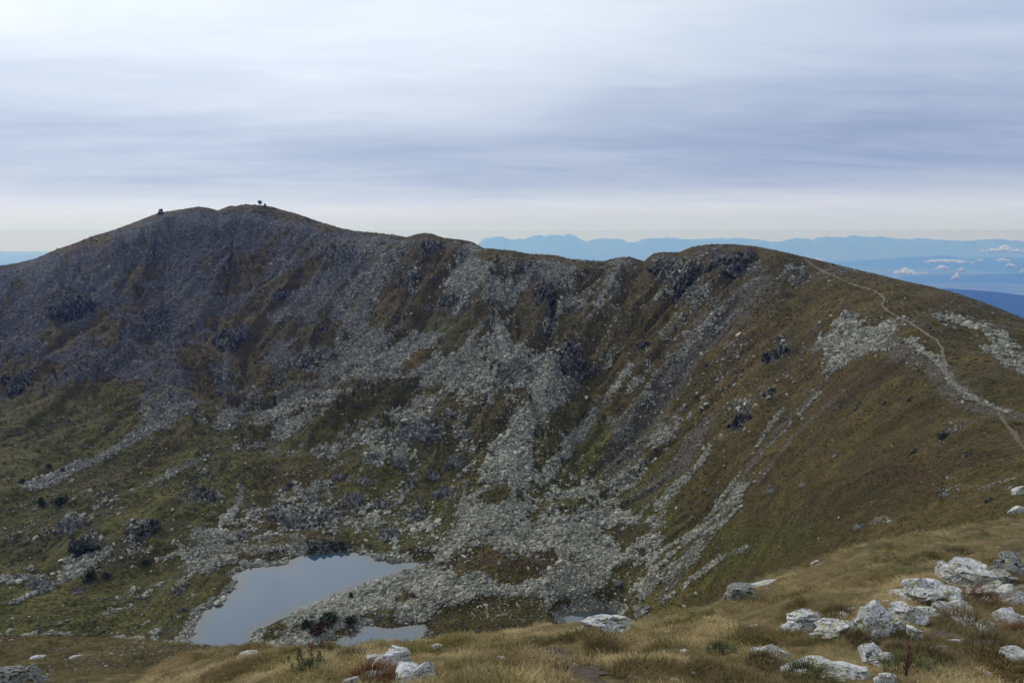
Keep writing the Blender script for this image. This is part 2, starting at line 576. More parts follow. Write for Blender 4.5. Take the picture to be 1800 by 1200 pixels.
def ground_at(px, py, rmin=0.0):
    """first ground met along a sight line -> x, y, z"""
    th, t = ray(px, py)
    j = float(np.clip((th - TH[0]) / (TH[1] - TH[0]), 0, NTH - 1.001))
    j0 = int(j)
    colT = T[:, j0] * (1 - (j - j0)) + T[:, j0 + 1] * (j - j0)
    ok = np.where((colT >= t) & (R >= rmin))[0]
    if len(ok):
        k = ok[0]
        if k > 0 and colT[k - 1] < t and R[k - 1] >= rmin:
            f = (t - colT[k - 1]) / (colT[k] - colT[k - 1] + 1e-9)
            r = R[k - 1] + f * (R[k] - R[k - 1])
        else:
            r = R[k]
    else:
        m = (R >= max(rmin, 8)) & (R < 1200)
        r = R[np.where(m)[0][np.argmax(colT[m])]]
    x, y = r * math.sin(th), r * math.cos(th)
    return Vector((x, y, float(sample(Z, x, y))))


# ------------------------------------------------------------------ ground cover maps (stored on the ground's own vertices)
def densify(poly, closed, step=14):
    out = []
    n = len(poly)
    for k in range(n if closed else n - 1):
        a, b = poly[k], poly[(k + 1) % n]
        m = max(1, int(math.hypot(b[0] - a[0], b[1] - a[1]) / step))
        out += [(a[0] + (b[0] - a[0]) * i / m, a[1] + (b[1] - a[1]) * i / m) for i in range(m)]
    if not closed:
        out.append(poly[-1])
    return out


warp_x = (fbm2(GX / 22, GY / 22, 4, 51) - .5)
warp_y = (fbm2(GX / 22, GY / 22, 4, 61) - .5)


def stamp(field, value, poly, soft=.35, rmin=100, warp=.05):
    """set a patch of the ground (outline given on the survey plate) to a value, with ragged edges"""
    g = [ground_at(a, b, rmin) for a, b in densify(poly, True)]
    pl = np.array([(v.x, v.y) for v in g])
    md = float(np.hypot(pl[:, 0], pl[:, 1]).mean())
    wv = warp * md
    x0, y0 = pl.min(0) - wv * 1.5
    x1, y1 = pl.max(0) + wv * 1.5
    m = (GX > x0) & (GX < x1) & (GY > y0) & (GY < y1) & (GR > rmin)
    if not m.any():
        return
    d = poly_dist(GX[m] + warp_x[m] * wv, GY[m] + warp_y[m] * wv, [tuple(p) for p in pl])
    w = sstep(-d, -soft * wv - .3, soft * wv + .3)
    field[m] += (value - field[m]) * w


def stroke(field, value, width, line, rmin=100, soft=.6, warp=.02):
    """a band of ground along a line; width in plate pixels"""
    g = [ground_at(a, b, rmin) for a, b in densify(line, False)]
    p = np.array([(v.x, v.y, v.z) for v in g])
    rr = np.hypot(p[:, 0], p[:, 1])
    wm = width / F_PX * rr * .5
    for k in range(len(p) - 1):
        w_ = max(wm[k], wm[k + 1])
        if np.linalg.norm(p[k + 1] - p[k]) > 60 + 6 * w_:
            continue
        lo, hi = np.minimum(p[k], p[k + 1]) - 2.5 * w_, np.maximum(p[k], p[k + 1]) + 2.5 * w_
        m = (GX > lo[0]) & (GX < hi[0]) & (GY > lo[1]) & (GY < hi[1]) & (GR > rmin)
        if not m.any():
            continue
        q = np.stack([GX[m] + warp_x[m] * rr[k] * warp, GY[m] + warp_y[m] * rr[k] * warp, Z[m]], -1)
        e = p[k + 1] - p[k]
        t = np.clip(((q - p[k]) @ e) / (e @ e + 1e-9), 0, 1)
        dd = np.linalg.norm(q - p[k] - t[:, None] * e, axis=1)
        wl = wm[k] + t * (wm[k + 1] - wm[k])
        w = 1 - sstep(dd, wl * (1 - soft), wl * (1 + soft))
        f = field[m]
        field[m] = f + (value - f) * w if value < 0.5 else np.maximum(f, value * w + f * (1 - w))


scree = .12 - .10 * sstep(GX, 40, 90) * (1 - sstep(GR, 260, 330)) - .06 * (1 - sstep(GX, -110, -60)) * (1 - sstep(GR, 420, 500))
green = np.zeros_like(GR)
rust = np.zeros_like(GR)
green = .45 * (1 - sstep(Z, -128, -85)) * sstep(GR, 180, 240) + .25 * sstep(GX, 0, 60)

# stony mountain and talus at the back of the hollow
stamp(scree, .66, [(-200, 540), (0, 470), (100, 442), (280, 378), (430, 364), (560, 394), (700, 418), (830, 428), (1000, 460), (1112, 458), (1060, 560), (1005, 690),
                   (900, 702), (800, 722), (700, 720), (600, 748), (520, 762), (470, 770), (400, 762), (330, 735), (250, 750), (160, 800), (60, 850),
                   (40, 840), (150, 770), (230, 695), (100, 690), (0, 712), (-200, 720)])
# boulder-strewn belt above the tarn
stamp(scree, .45, [(480, 790), (600, 745), (720, 695), (830, 700), (850, 760), (830, 860), (810, 940), (760, 965), (640, 962), (520, 960), (430, 972), (420, 900), (520, 850), (600, 830)])
VEG = [
    (0.02, [(392, 492), (408, 455), (430, 433), (462, 440), (466, 472), (440, 490), (420, 502)]),
    (0.02, [(385, 562), (430, 530), (480, 490), (530, 470), (562, 480), (510, 500), (485, 530), (482, 560), (420, 572), (395, 567)]),
    (0.02, [(380, 590), (450, 575), (560, 560), (596, 590), (590, 616), (560, 610), (520, 602), (472, 612), (462, 650), (482, 690), (440, 692), (420, 650), (400, 612)]),
    (0.03, [(310, 622), (390, 590), (420, 612), (400, 640), (330, 652)]),
    (0.03, [(60, 592), (110, 530), (140, 520), (160, 540), (130, 562), (100, 602), (80, 602)]),
    (0.03, [(-20, 510), (60, 488), (30, 532), (-20, 542)]),
    (0.04, [(-20, 640), (70, 638), (82, 670), (60, 696), (-20, 696)]),
    (0.02, [(60, 694), (200, 660), (240, 680), (225, 730), (240, 770), (150, 800), (80, 842), (0, 865), (-60, 860), (-60, 725)]),
    (0.02, [(340, 682), (370, 660), (422, 690), (402, 730), (372, 762), (358, 722)]),
    (0.01, [(690, 592), (720, 560), (760, 540), (832, 545), (822, 590), (790, 606), (770, 586), (730, 580)]),
    (0.03, [(680, 512), (700, 470), (740, 428), (790, 430), (802, 470), (770, 520), (740, 532), (690, 552), (670, 582), (660, 560)]),
    (0.02, [(890, 562), (910, 510), (940, 493), (982, 500), (986, 530), (950, 562), (930, 602), (900, 602)]),
    (0.02, [(860, 508), (872, 540), (862, 572), (845, 592), (838, 560), (850, 500)]),
    (0.02, [(958, 612), (1000, 556), (1014, 566), (985, 600), (964, 624)]),
    (0.03, [(800, 642), (860, 634), (872, 645), (820, 652)]),
    (0.03, [(688, 662), (738, 608), (748, 640), (720, 662)]),
    (0.03, [(868, 438), (950, 448), (930, 470), (880, 482)]),
    (0.01, [(470, 786), (530, 740), (600, 700), (680, 665), (760, 672), (800, 690), (720, 706), (640, 736), (570, 772), (500, 792)]),
    (0.02, [(545, 560), (580, 548), (592, 590), (572, 600)]),
    (0.03, [(225, 470), (262, 480), (250, 505), (215, 500)]),
    (0.03, [(160, 585), (180, 560), (195, 590), (175, 615)]),
    (0.03, [(240, 600), (262, 585), (268, 600), (248, 620)]),
    (0.03, [(540, 640), (500, 650), (510, 680), (545, 668)]),
    (0.03, [(1000, 480), (1090, 462), (1060, 500), (1010, 520)]),
    (0.02, [(925, 590), (940, 588), (938, 602), (926, 602)]),
]
for v, p in VEG:
    stamp(scree, v, p)
for w_, ln in ((16, [(0, 474), (100, 446), (200, 412), (275, 386)]), (9, [(290, 378), (350, 370), (400, 370)]), (20, [(430, 368), (500, 380), (600, 408)]),
               (8, [(620, 412), (730, 420), (830, 430)]), (20, [(840, 446), (960, 458), (1060, 468)])):
    stroke(scree, .2, w_, ln)
# scree fans and the stony bar between the tarns
stamp(scree, .84, [(455, 1136), (480, 1092), (560, 1052), (640, 1017), (760, 998), (860, 1020), (852, 1050), (760, 1078), (690, 1082), (640, 1090), (600, 1104), (570, 1125), (560, 1140)])
stamp(scree, .76, [(760, 990), (800, 950), (830, 880), (850, 830), (870, 780), (900, 740), (960, 700), (1002, 690), (962, 730), (930, 780), (962, 790), (940, 860),
                   (1000, 905), (1100, 915), (1182, 930), (1200, 962), (1150, 1042), (1080, 1062), (1000, 1052), (900, 1052), (850, 1042), (800, 1012)])
for v, p in ((.10, [(788, 980), (850, 962), (920, 950), (1000, 968), (1032, 992), (960, 1012), (870, 1012), (800, 1002)]),
             (.2, [(840, 870), (880, 850), (900, 870), (870, 885), (845, 890)]),
             (.15, [(760, 1085), (850, 1048), (930, 1045), (1010, 1060), (1000, 1078), (900, 1096), (760, 1112)]),
             (.2, [(1045, 932), (1120, 925), (1165, 950), (1150, 992), (1080, 975)]),
             (.42, [(1110, 965), (1190, 940), (1230, 960), (1180, 1020), (1120, 1050), (1080, 1048)]),
             (.12, [(1050, 1050), (1090, 1000), (1110, 1010), (1090, 1060)]),
             (.35, [(690, 1035), (712, 1030), (735, 1055), (715, 1060)]),
             (.3, [(580, 1095), (610, 1082), (650, 1074), (700, 1068), (690, 1080), (620, 1096)]),
             (.1, [(640, 1006), (700, 998), (735, 1000), (690, 1010), (600, 1035)])):
    stamp(scree, v, p)
STONY = [
    (.30, [(1150, 560), (1280, 540), (1340, 560), (1265, 700), (1185, 830), (1085, 850), (1060, 800)]),
    (.30, [(1135, 458), (1210, 440), (1365, 440), (1335, 492), (1282, 540), (1180, 552), (1120, 522)]),
    (.46, [(1030, 502), (1112, 458), (1132, 500), (1085, 560), (1022, 622), (992, 600)]),
    (.74, [(1440, 602), (1478, 560), (1560, 568), (1602, 600), (1572, 612), (1522, 622), (1470, 642), (1430, 640)]),
    (.74, [(1722, 572), (1760, 590), (1810, 612), (1810, 672), (1762, 652), (1728, 612)]),
    (.36, [(1285, 850), (1352, 800), (1300, 900), (1200, 1000), (1130, 1042), (1200, 950)]),
    (.34, [(1190, 545), (1240, 560), (1180, 640), (1110, 700), (1060, 760), (1060, 720), (1130, 620)]),
    (.46, [(270, 960), (380, 930), (430, 960), (420, 990), (340, 1010), (300, 980)]),
    (.55, [(1640, 560), (1655, 556), (1690, 568), (1680, 574)]),
    (.5, [(1395, 470), (1425, 480), (1412, 510), (1395, 500)]),
]
for v, p in STONY:
    stamp(scree, v, p)
CHUTES = [
    (.80, 22, [(1108, 642), (1070, 695), (1030, 750), (990, 800), (955, 852)]),
    (.85, 26, [(1240, 800), (1205, 845), (1160, 890)]),
    (.62, 9, [(1402, 690), (1340, 775), (1290, 850), (1240, 920)]),
    (.62, 9, [(1440, 690), (1390, 750), (1340, 800)]),
    (.46, 14, [(1290, 532), (1230, 590), (1150, 690), (1090, 770)]),
    (.74, 12, [(1595, 597), (1640, 632), (1668, 668), (1710, 700), (1765, 726)]),
    (.58, 20, [(1345, 945), (1260, 985), (1190, 1040), (1120, 1082)]),
    (.7, 20, [(1230, 960), (1180, 1010), (1120, 1050)]),
    (.9, 14, [(430, 858), (412, 895), (398, 925)]),
    (.8, 26, [(345, 705), (280, 745), (220, 780), (120, 828), (50, 855)]),
    (.8, 26, [(450, 690), (415, 725), (385, 755)]),
    (.40, 40, [(420, 940), (330, 960), (200, 985), (60, 1012), (0, 1020)]),
    (.65, 14, [(0, 1020), (60, 1016)]),
    (.6, 12, [(20, 1062), (90, 1032), (140, 1008)]),
    (.7, 12, [(200, 1119), (280, 1127), (330, 1130)]),
    (.65, 10, [(0, 1115), (120, 1116)]),
    (.5, 16, [(480, 775), (560, 730), (640, 690), (700, 660)]),
    (.6, 20, [(660, 905), (640, 955)]),
    (.45, 14, [(240, 860), (400, 790), (480, 780)]),
    (.55, 10, [(1265, 585), (1330, 520), (1395, 470)]),
]
for v, w_, ln in CHUTES:
    stroke(scree, v, w_, ln)
for nm, pl in lake_plan.items():
    m = (GX > pl[:, 0].min() - 20) & (GX < pl[:, 0].max() + 20) & (GY > pl[:, 1].min() - 20) & (GY < pl[:, 1].max() + 20) & (GR > 200)
    d = poly_dist(GX[m], GY[m], [tuple(p) for p in pl])
    s_ = scree[m]
    scree[m] = np.maximum(s_, (1 - sstep(np.abs(d), 1.5, 5.0)) * (.45 + .3 * warp_x[m] * 2))
stamp(scree, .1, [(730, 970), (770, 965), (768, 985), (752, 985)], rmin=200)
for p in ([(700, 590), (730, 562), (800, 545), (830, 560), (818, 592), (790, 606)], [(920, 760), (960, 720), (1000, 700), (985, 740), (950, 770)],
          [(545, 600), (568, 600), (570, 632), (556, 625)], [(940, 850), (1040, 780), (1130, 760), (1100, 840), (1000, 890)],
          [(80, 790), (330, 770), (420, 790), (250, 850), (80, 880)],
          [(60, 1050), (250, 1020), (330, 1050), (300, 1110), (120, 1110)], [(280, 870), (400, 850), (410, 890), (280, 930)],
          [(640, 930), (780, 880), (800, 930), (680, 960)], [(0, 1030), (60, 1030), (60, 1110), (0, 1110)], [(1230, 960), (1420, 900), (1430, 960), (1300, 1010)]):
    stamp(green, 1.0, p, soft=1.0)
for p in ([(440, 590), (540, 570), (560, 600), (450, 610)], [(1200, 520), (1330, 560), (1300, 640), (1200, 600)], [(1440, 660), (1600, 610), (1620, 650), (1460, 720)],
          [(80, 860), (220, 820), (240, 850), (100, 890)], [(790, 970), (880, 960), (1000, 970), (1020, 990), (860, 1000)], [(440, 980), (560, 940), (640, 950), (480, 990)],
          [(1480, 600), (1500, 610), (1480, 630), (1465, 620)], [(230, 780), (340, 760), (330, 790), (240, 810)], [(1580, 760), (1700, 820), (1640, 880), (1540, 840)],
          [(800, 640), (860, 634), (870, 645), (820, 652)], [(1060, 930), (1180, 940), (1160, 990), (1080, 980)]):
    stamp(rust, 1.0, p, soft=1.0)
crag = np.zeros_like(GR)
for p in ([(1150, 446), (1200, 442), (1215, 470), (1180, 500), (1140, 480)], [(1180, 470), (1235, 450), (1250, 500), (1275, 535), (1215, 560), (1150, 530)],
          [(1240, 436), (1350, 440), (1352, 470), (1320, 492), (1270, 490), (1248, 460)], [(960, 660), (985, 600), (1030, 575), (1042, 640), (1010, 680)],
          [(880, 455), (950, 455), (945, 485), (890, 482)], [(740, 530), (830, 515), (832, 548), (750, 556)], [(690, 470), (745, 470), (740, 512), (700, 520)],
          [(95, 520), (160, 510), (170, 545), (110, 566)], [(380, 575), (440, 570), (440, 612), (385, 612)], [(500, 625), (570, 620), (565, 655), (520, 665)],
          [(930, 490), (990, 490), (985, 525), (940, 530)], [(0, 660), (60, 650), (70, 695), (0, 695)], [(1340, 590), (1400, 580), (1400, 640), (1345, 640)],
          [(1270, 700), (1330, 690), (1330, 760), (1275, 775)], [(320, 850), (415, 845), (400, 890), (310, 890)], [(220, 905), (280, 905), (275, 960), (225, 960)],
          [(120, 925), (185, 930), (180, 990), (125, 990)], [(470, 880), (620, 880), (600, 940), (490, 940)], [(690, 735), (790, 735), (790, 780), (690, 785)],
          [(1420, 580), (1440, 560), (1470, 600), (1440, 620)], [(735, 415), (785, 420), (780, 450), (735, 448)], [(1020, 700), (1055, 700), (1050, 745), (1020, 745)],
          [(560, 440), (640, 430), (640, 460), (570, 465)], [(230, 560), (300, 540), (310, 580), (240, 590)], [(1630, 740), (1690, 745), (1680, 785), (1635, 785)]):
    stamp(crag, 1.0, p, soft=.8, warp=.04)
_rg = 1 - np.abs(2 * fbm2(GX / 11, GY / 11 + Z / 9, 4, 301) - 1)
_rg2 = 1 - np.abs(2 * fbm2(GX / 4 + Z / 5, GY / 4, 3, 311) - 1)
Z = Z + crag * amp * crest_calm * ((_rg - .72) * 11 + (_rg2 - .7) * 4.5) * (GR / 560)
T = Z / GR
T = fit_crest(T, far_target, 230, 1100, .03)
Z = T * GR
for p in ([(0, 720), (240, 690), (330, 760), (480, 790), (430, 960), (330, 1110), (0, 1115)], [(470, 786), (600, 700), (760, 672), (800, 690), (640, 736), (500, 792)],
          [(600, 780), (800, 720), (830, 850), (790, 950), (640, 955), (560, 900)]):
    stamp(green, .75, p, soft=1.2)
gravel = np.zeros_like(GR)
for v, w_, ln in ((1.0, 60, [(1330, 500), (1240, 590), (1160, 690), (1100, 790), (1080, 840)]), (.9, 16, [(1440, 680), (1340, 790), (1280, 880), (1240, 940)]), (.8, 20, [(1480, 690), (1390, 770), (1330, 850)]),
                  (.9, 50, [(1240, 740), (1190, 830), (1120, 880)]), (.7, 18, [(1395, 480), (1330, 540), (1270, 600)]), (.7, 40, [(1310, 850), (1240, 950), (1170, 1030)]),
                  (.8, 40, [(1560, 600), (1640, 650), (1720, 715), (1790, 735)])):
    stroke(gravel, v, w_, ln)
slate = sstep(-GX, -40, 330) * sstep(GR, 430, 640)
near_f = 1 - sstep(GR, 100, 240)
scree = np.where(scree > .45, scree + .10 * slate, scree)
scree = np.clip(scree + .05 * streak * sstep(GR, 150, 250), 0, 1)
scree *= sstep(GR, 120, 180) * .999
_na = fbm2(GX / 20, GY / 20, 4, 201) + .55 * (fbm2(GX / 60, GY / 60, 3, 203) - .5)
_nb = fbm2(GX / 3.6, GY / 3.6 + Z / 5, 3, 211)
rockv = scree + (_na - .5) * .80 + (_nb - .5) * .75 + .04 * streak * sstep(GR, 150, 250)
rockv = np.maximum(rockv, (.30 + .5 * _rg2) * crag)
rockv = np.where(GR < 130, rockv * .3, rockv)

# ------------------------------------------------------------------ materials
MATS = {}


def new_mat(name):
    m = bpy.data.materials.new(name)
    m.use_nodes = True
    nt = NT(m.node_tree)
    nt.n.clear()
    out = nt.node('ShaderNodeOutputMaterial')
    b = nt.node('ShaderNodeBsdfPrincipled')
    b.inputs['Roughness'].default_value = .9
    b.inputs['Specular IOR Level'].default_value = .2
    nt.link(b.outputs[0], out.inputs[0])
    MATS[name] = m
    return m, nt, b, out


def bump(nt, b, h, strength, dist, prev=None):
    n = nt.node('ShaderNodeBump')
    n.inputs['Strength'].default_value = strength
    n.inputs['Distance'].default_value = dist
    nt.link(h, n.inputs['Height'])
    if prev is not None:
        nt.link(prev, n.inputs['Normal'])
    nt.link(n.outputs[0], b.inputs['Normal'])
    return n.outputs[0]


def make_ground_mat():
    m, nt, b, out = new_mat('mountain_ground')
    g = nt.node('ShaderNodeNewGeometry')
    pos = g.outputs['Position']
    sc_ = nt.attr('scree')
    gr_ = nt.attr('green')
    ru_ = nt.attr('rust')
    sl_ = nt.attr('slate')
    st_ = nt.attr('streak')
    na = nt.noise(pos, .045, 5, .6)
    nb = nt.noise(pos, .30, 4, .6)
    nc = nt.noise(pos, 1.3, 3, .6)
    v = nt.math('ADD', sc_, nt.math('MULTIPLY', nt.math('SUBTRACT', nb, .5), .30))
    v = nt.math('ADD', v, nt.math('MULTIPLY', nt.math('SUBTRACT', nc, .5), .65))
    rock = nt.step(v, .42, .66)
    # turf
    t1 = nt.noise(pos, .022, 5, .65, .4)
    t2 = nt.noise(pos, .6, 3, .6)
    tt = nt.math('ADD', nt.math('MULTIPLY', t1, .62), nt.math('MULTIPLY', t2, .38))
    t3 = nt.noise(pos, .11, 6, .7, .3)
    tt = nt.math('ADD', nt.math('MULTIPLY', tt, .55), nt.math('MULTIPLY', t3, .45))
    turf = nt.ramp(tt, [(.34, (0.025, 0.0192, 0.0066)), (.45, (0.055, 0.0408, 0.0121)), (.54, (0.0875, 0.0636, 0.0176)), (.66, (0.1625, 0.1176, 0.0396))])
    gcol = nt.ramp(tt, [(.36, (.030, .032, .007)), (.5, (.078, .076, .015)), (.64, (.15, .135, .034))])
    rcol = nt.ramp(tt, [(.38, (.034, .018, .010)), (.62, (.078, .040, .020))])
    gm = nt.step(nt.math('ADD', gr_, nt.math('SUBTRACT', nt.noise(pos, .035, 4, .6), .5)), .35, .95)
    rm = nt.step(nt.math('ADD', nt.math('MULTIPLY', ru_, .30), nt.math('SUBTRACT', nt.noise(pos, .13, 6, .72), .08)), .54, .80, 0, .75)
    turf = nt.mix(gm, turf, gcol)
    turf = nt.mix(rm, turf, rcol)
    turf = nt.mix(nt.step(st_, -.2, 2.2, 0, .35), turf, (.085, .070, .045, 1))
    gv = nt.step(nt.math('ADD', nt.attr('gravel'), nt.math('MULTIPLY', nt.math('SUBTRACT', nt.math('ADD', nb, nt.math('MULTIPLY', t3, .6)), .8), 1.2)), .35, .85, 0, .8)
    turf = nt.mix(gv, turf, nt.ramp(nc, [(.35, (.055, .046, .034)), (.65, (.150, .132, .105))]))
    # rubble: every cell its own tone
    vc = nt.voronoi(pos, .85, 'F1', 'Color')
    vs = nt.node('ShaderNodeSeparateColor')
    nt.link(vc, vs.inputs[0])
    vc2 = nt.voronoi(pos, .33, 'F1', 'Color')
    vs2 = nt.node('ShaderNodeSeparateColor')
    nt.link(vc2, vs2.inputs[0])
    cell = nt.math('ADD', nt.math('MULTIPLY', vs.outputs[0], .6), nt.math('MULTIPLY', vs2.outputs[1], .4))
    pale = nt.ramp(cell, [(.12, (.038, .037, .031)), (.45, (.095, .096, .082)), (.75, (.20, .20, .175)), (.95, (.40, .40, .35))])
    dk = nt.ramp(cell, [(.12, (.045, .045, .047)), (.45, (.090, .090, .092)), (.75, (.135, .135, .135)), (.95, (.22, .22, .215))])
    rcl = nt.mix(sl_, pale, dk)
    cg = nt.math('MULTIPLY', nt.attr('crag'), 1.0)
    cgc = nt.ramp(nt.math('ADD', nt.math('MULTIPLY', cell, .4), nt.math('MULTIPLY', nb, .6)), [(.34, (.014, .0135, .012)), (.5, (.042, .041, .037)), (.64, (.12, .118, .108)), (.78, (.27, .266, .245))])
    rcl = nt.mix(nt.step(nt.math('ADD', cg, nt.math('MULTIPLY', nt.math('SUBTRACT', nb, .5), .9)), .4, .7), rcl, cgc)
    rcl = nt.mix(nt.step(nb, .62, .75, 0, .45), rcl, (.055, .050, .036, 1))
    col = nt.mix(rock, turf, rcl)
    nt.link(col, b.inputs['Base Color'])
    vd = nt.voronoi(pos, .85)
    h1 = nt.math('ADD', nt.math('MULTIPLY', nt.math('MULTIPLY', vd, rock), -1.0), nt.math('MULTIPLY', nb, .8))
    h2 = nt.math('ADD', nt.math('ADD', h1, nt.math('MULTIPLY', nc, .35)), nt.math('MULTIPLY', t3, 1.6))
    bump(nt, b, h2, 1.0, 1.4)
    return m


def make_meadow_mat():
    m, nt, b, out = new_mat('meadow_ground')
    g = nt.node('ShaderNodeNewGeometry')
    pos = g.outputs['Position']
    a = nt.noise(pos, .35, 5, .6)
    c = nt.noise(pos, 4.0, 4, .6)
    tt = nt.math('ADD', nt.math('MULTIPLY', a, .6), nt.math('MULTIPLY', c, .4))
    col = nt.ramp(tt, [(.30, (0.051, 0.0429, 0.0176)), (.45, (0.1054, 0.0825, 0.032)), (.58, (0.1785, 0.132, 0.0544)), (.72, (0.2635, 0.1947, 0.0896))])
    gm = nt.step(nt.noise(pos, .16, 4, .6), .50, .66, 0, .7)
    col = nt.mix(gm, col, nt.ramp(tt, [(.3, (0.045, 0.0476, 0.0144)), (.6, (0.1116, 0.1088, 0.032))]))
    nt.link(col, b.inputs['Base Color'])
    bump(nt, b, nt.math('ADD', c, nt.math('MULTIPLY', nt.noise(pos, 14, 3, .6), .5)), .8, .12)
    return m


M_GROUND = make_ground_mat()
M_MEADOW = make_meadow_mat()


def link_mesh(name, verts, faces, mat=None, parent=None, smooth_=False, kind=None):
    me = bpy.data.meshes.new(name)
    me.from_pydata([tuple(map(float, v)) for v in verts], [], [tuple(int(i) for i in f) for f in faces])
    if smooth_:
        me.shade_smooth()
    if mat:
        me.materials.append(mat)
    o = bpy.data.objects.new(name, me)
    COL.objects.link(o)
    if parent:
        o.parent = parent
    if kind:
        o['kind'] = kind
    return o


def grid_mesh(name, X, Y, Zg, mat, attrs=(), kind='structure'):
    nr, nt_ = X.shape
    co = np.stack([X, Y, Zg], -1).reshape(-1, 3).astype(np.float32)
    idx = np.arange(nr * nt_).reshape(nr, nt_)
    q = np.stack([idx[:-1, :-1], idx[:-1, 1:], idx[1:, 1:], idx[1:, :-1]], -1).reshape(-1, 4)
    q = q[:, ::-1]
    me = bpy.data.meshes.new(name)
    me.vertices.add(len(co))
    me.vertices.foreach_set('co', co.ravel())
    me.loops.add(q.size)
    me.loops.foreach_set('vertex_index', q.ravel().astype(np.int32))
    me.polygons.add(len(q))
    me.polygons.foreach_set('loop_start', np.arange(0, q.size, 4, dtype=np.int32))
    me.polygons.foreach_set('use_smooth', np.ones(len(q), bool))
    me.update(calc_edges=True)
    for an, arr in attrs:
        a = me.attributes.new(an, 'FLOAT', 'POINT')
        a.data.foreach_set('value', arr.reshape(-1).astype(np.float32))
    me.materials.append(mat)
    me.validate()
    o = bpy.data.objects.new(name, me)
    o['kind'] = kind
    COL.objects.link(o)
    # faces up
    if me.polygons[0].normal.z < 0:
        me.flip_normals()
    return o


SPLIT = int(np.searchsorted(R, 100))
CUT = int(np.searchsorted(R, 3900))
a_, b_ = slice(0, SPLIT + 1), slice(SPLIT, CUT)
grid_mesh('meadow', GX[a_], GY[a_], Z[a_], M_MEADOW)
grid_mesh('mountain', GX[b_], GY[b_], Z[b_], M_GROUND,
          [('scree', rockv[b_]), ('green', green[b_]), ('rust', rust[b_]), ('slate', slate[b_]), ('crag', crag[b_]), ('gravel', gravel[b_]), ('streak', streak[b_])])


# ---- water
def make_water():
    m, nt, b, out = new_mat('tarn_water')
    g = nt.node('ShaderNodeNewGeometry')
    pos = g.outputs['Position']
    d = nt.math('ADD', nt.attr('depth'), nt.math('MULTIPLY', nt.math('SUBTRACT', nt.noise(pos, .5, 4, .6), .5), .7))
    nt.link(nt.ramp(d, [(.05, (.085, .075, .055)), (.35, (.055, .072, .072)), (.9, (.030, .078, .128))]), b.inputs['Base Color'])
    rip = nt.step(nt.noise(nt.mapping(pos, (1, .45, 1)), .035, 4, .6, .6), .42, .62)
    nt.link(nt.math('ADD', nt.math('MULTIPLY', rip, .16), .02), b.inputs['Roughness'])
    b.inputs['IOR'].default_value = 2.0
    b.inputs['Specular IOR Level'].default_value = .5
    bump(nt, b, nt.noise(nt.mapping(pos, (1, .6, 1)), .9, 4, .6), .10, .06)
    return m


M_WATER = make_water()
for nm, (lz, poly) in LAKES.items():
    pl = lake_plan[nm]
    st_ = 1.6
    ax = np.arange(pl[:, 0].min() - 6, pl[:, 0].max() + 6, st_)
    ay = np.arange(pl[:, 1].min() - 6, pl[:, 1].max() + 6, st_)
    AX, AY = np.meshgrid(ax, ay)
    d = poly_dist(AX, AY, [tuple(p) for p in pl])
    keep = d < 4.5
    dep = np.clip(lz - sample(Z, AX, AY), 0, 2.5) / 1.8
    idx = -np.ones(AX.shape, int)
    idx[keep] = np.arange(keep.sum())
    quads = np.stack([idx[:-1, :-1], idx[:-1, 1:], idx[1:, 1:], idx[1:, :-1]], -1).reshape(-1, 4)
    quads = quads[(quads >= 0).all(1)]
    co = np.stack([AX[keep], AY[keep], np.full(keep.sum(), lz)], -1)
    o = link_mesh({'tarn': 'tarn_water', 'pond': 'pond_water', 'pool': 'pool_water'}[nm], co, quads, M_WATER, kind='structure')
    a = o.data.attributes.new('depth', 'FLOAT', 'POINT')
    a.data.foreach_set('value', dep[keep].astype(np.float32))

# ------------------------------------------------------------------ lowland, far ranges, air
LOW = -2400.0


def make_far(name, c0, c1, s):
    m, nt, b, out = new_mat(name)
    g = nt.node('ShaderNodeNewGeometry')
    n = nt.noise(g.outputs['Position'], s, 5, .6)
    nt.link(nt.ramp(n, [(.35, c0), (.65, c1)]), b.inputs['Base Color'])
    b.inputs['Specular IOR Level'].default_value = .05
    return m


M_FOREST = make_far('forest_far', (.014, .022, .012), (.030, .040, .018), .004)
M_LOW = make_far('lowland_fields', (.05, .07, .04), (.16, .17, .10), .0007)
M_ALP = make_far('limestone_far', (.05, .055, .05), (.12, .125, .12), .0008)

gx = np.linspace(-79000, 79000, 120)
gy = np.linspace(-20000, 85000, 90)
LX, LY = np.meshgrid(gx, gy)
LZ = LOW + (fbm2(LX / 9000, LY / 6000, 4, 91) - .3) * 340 * sstep(np.hypot(LX, LY), 5000, 9000)
LZ = np.maximum(LZ, LOW)
grid_mesh('lowland', LX, LY, LZ, M_LOW)


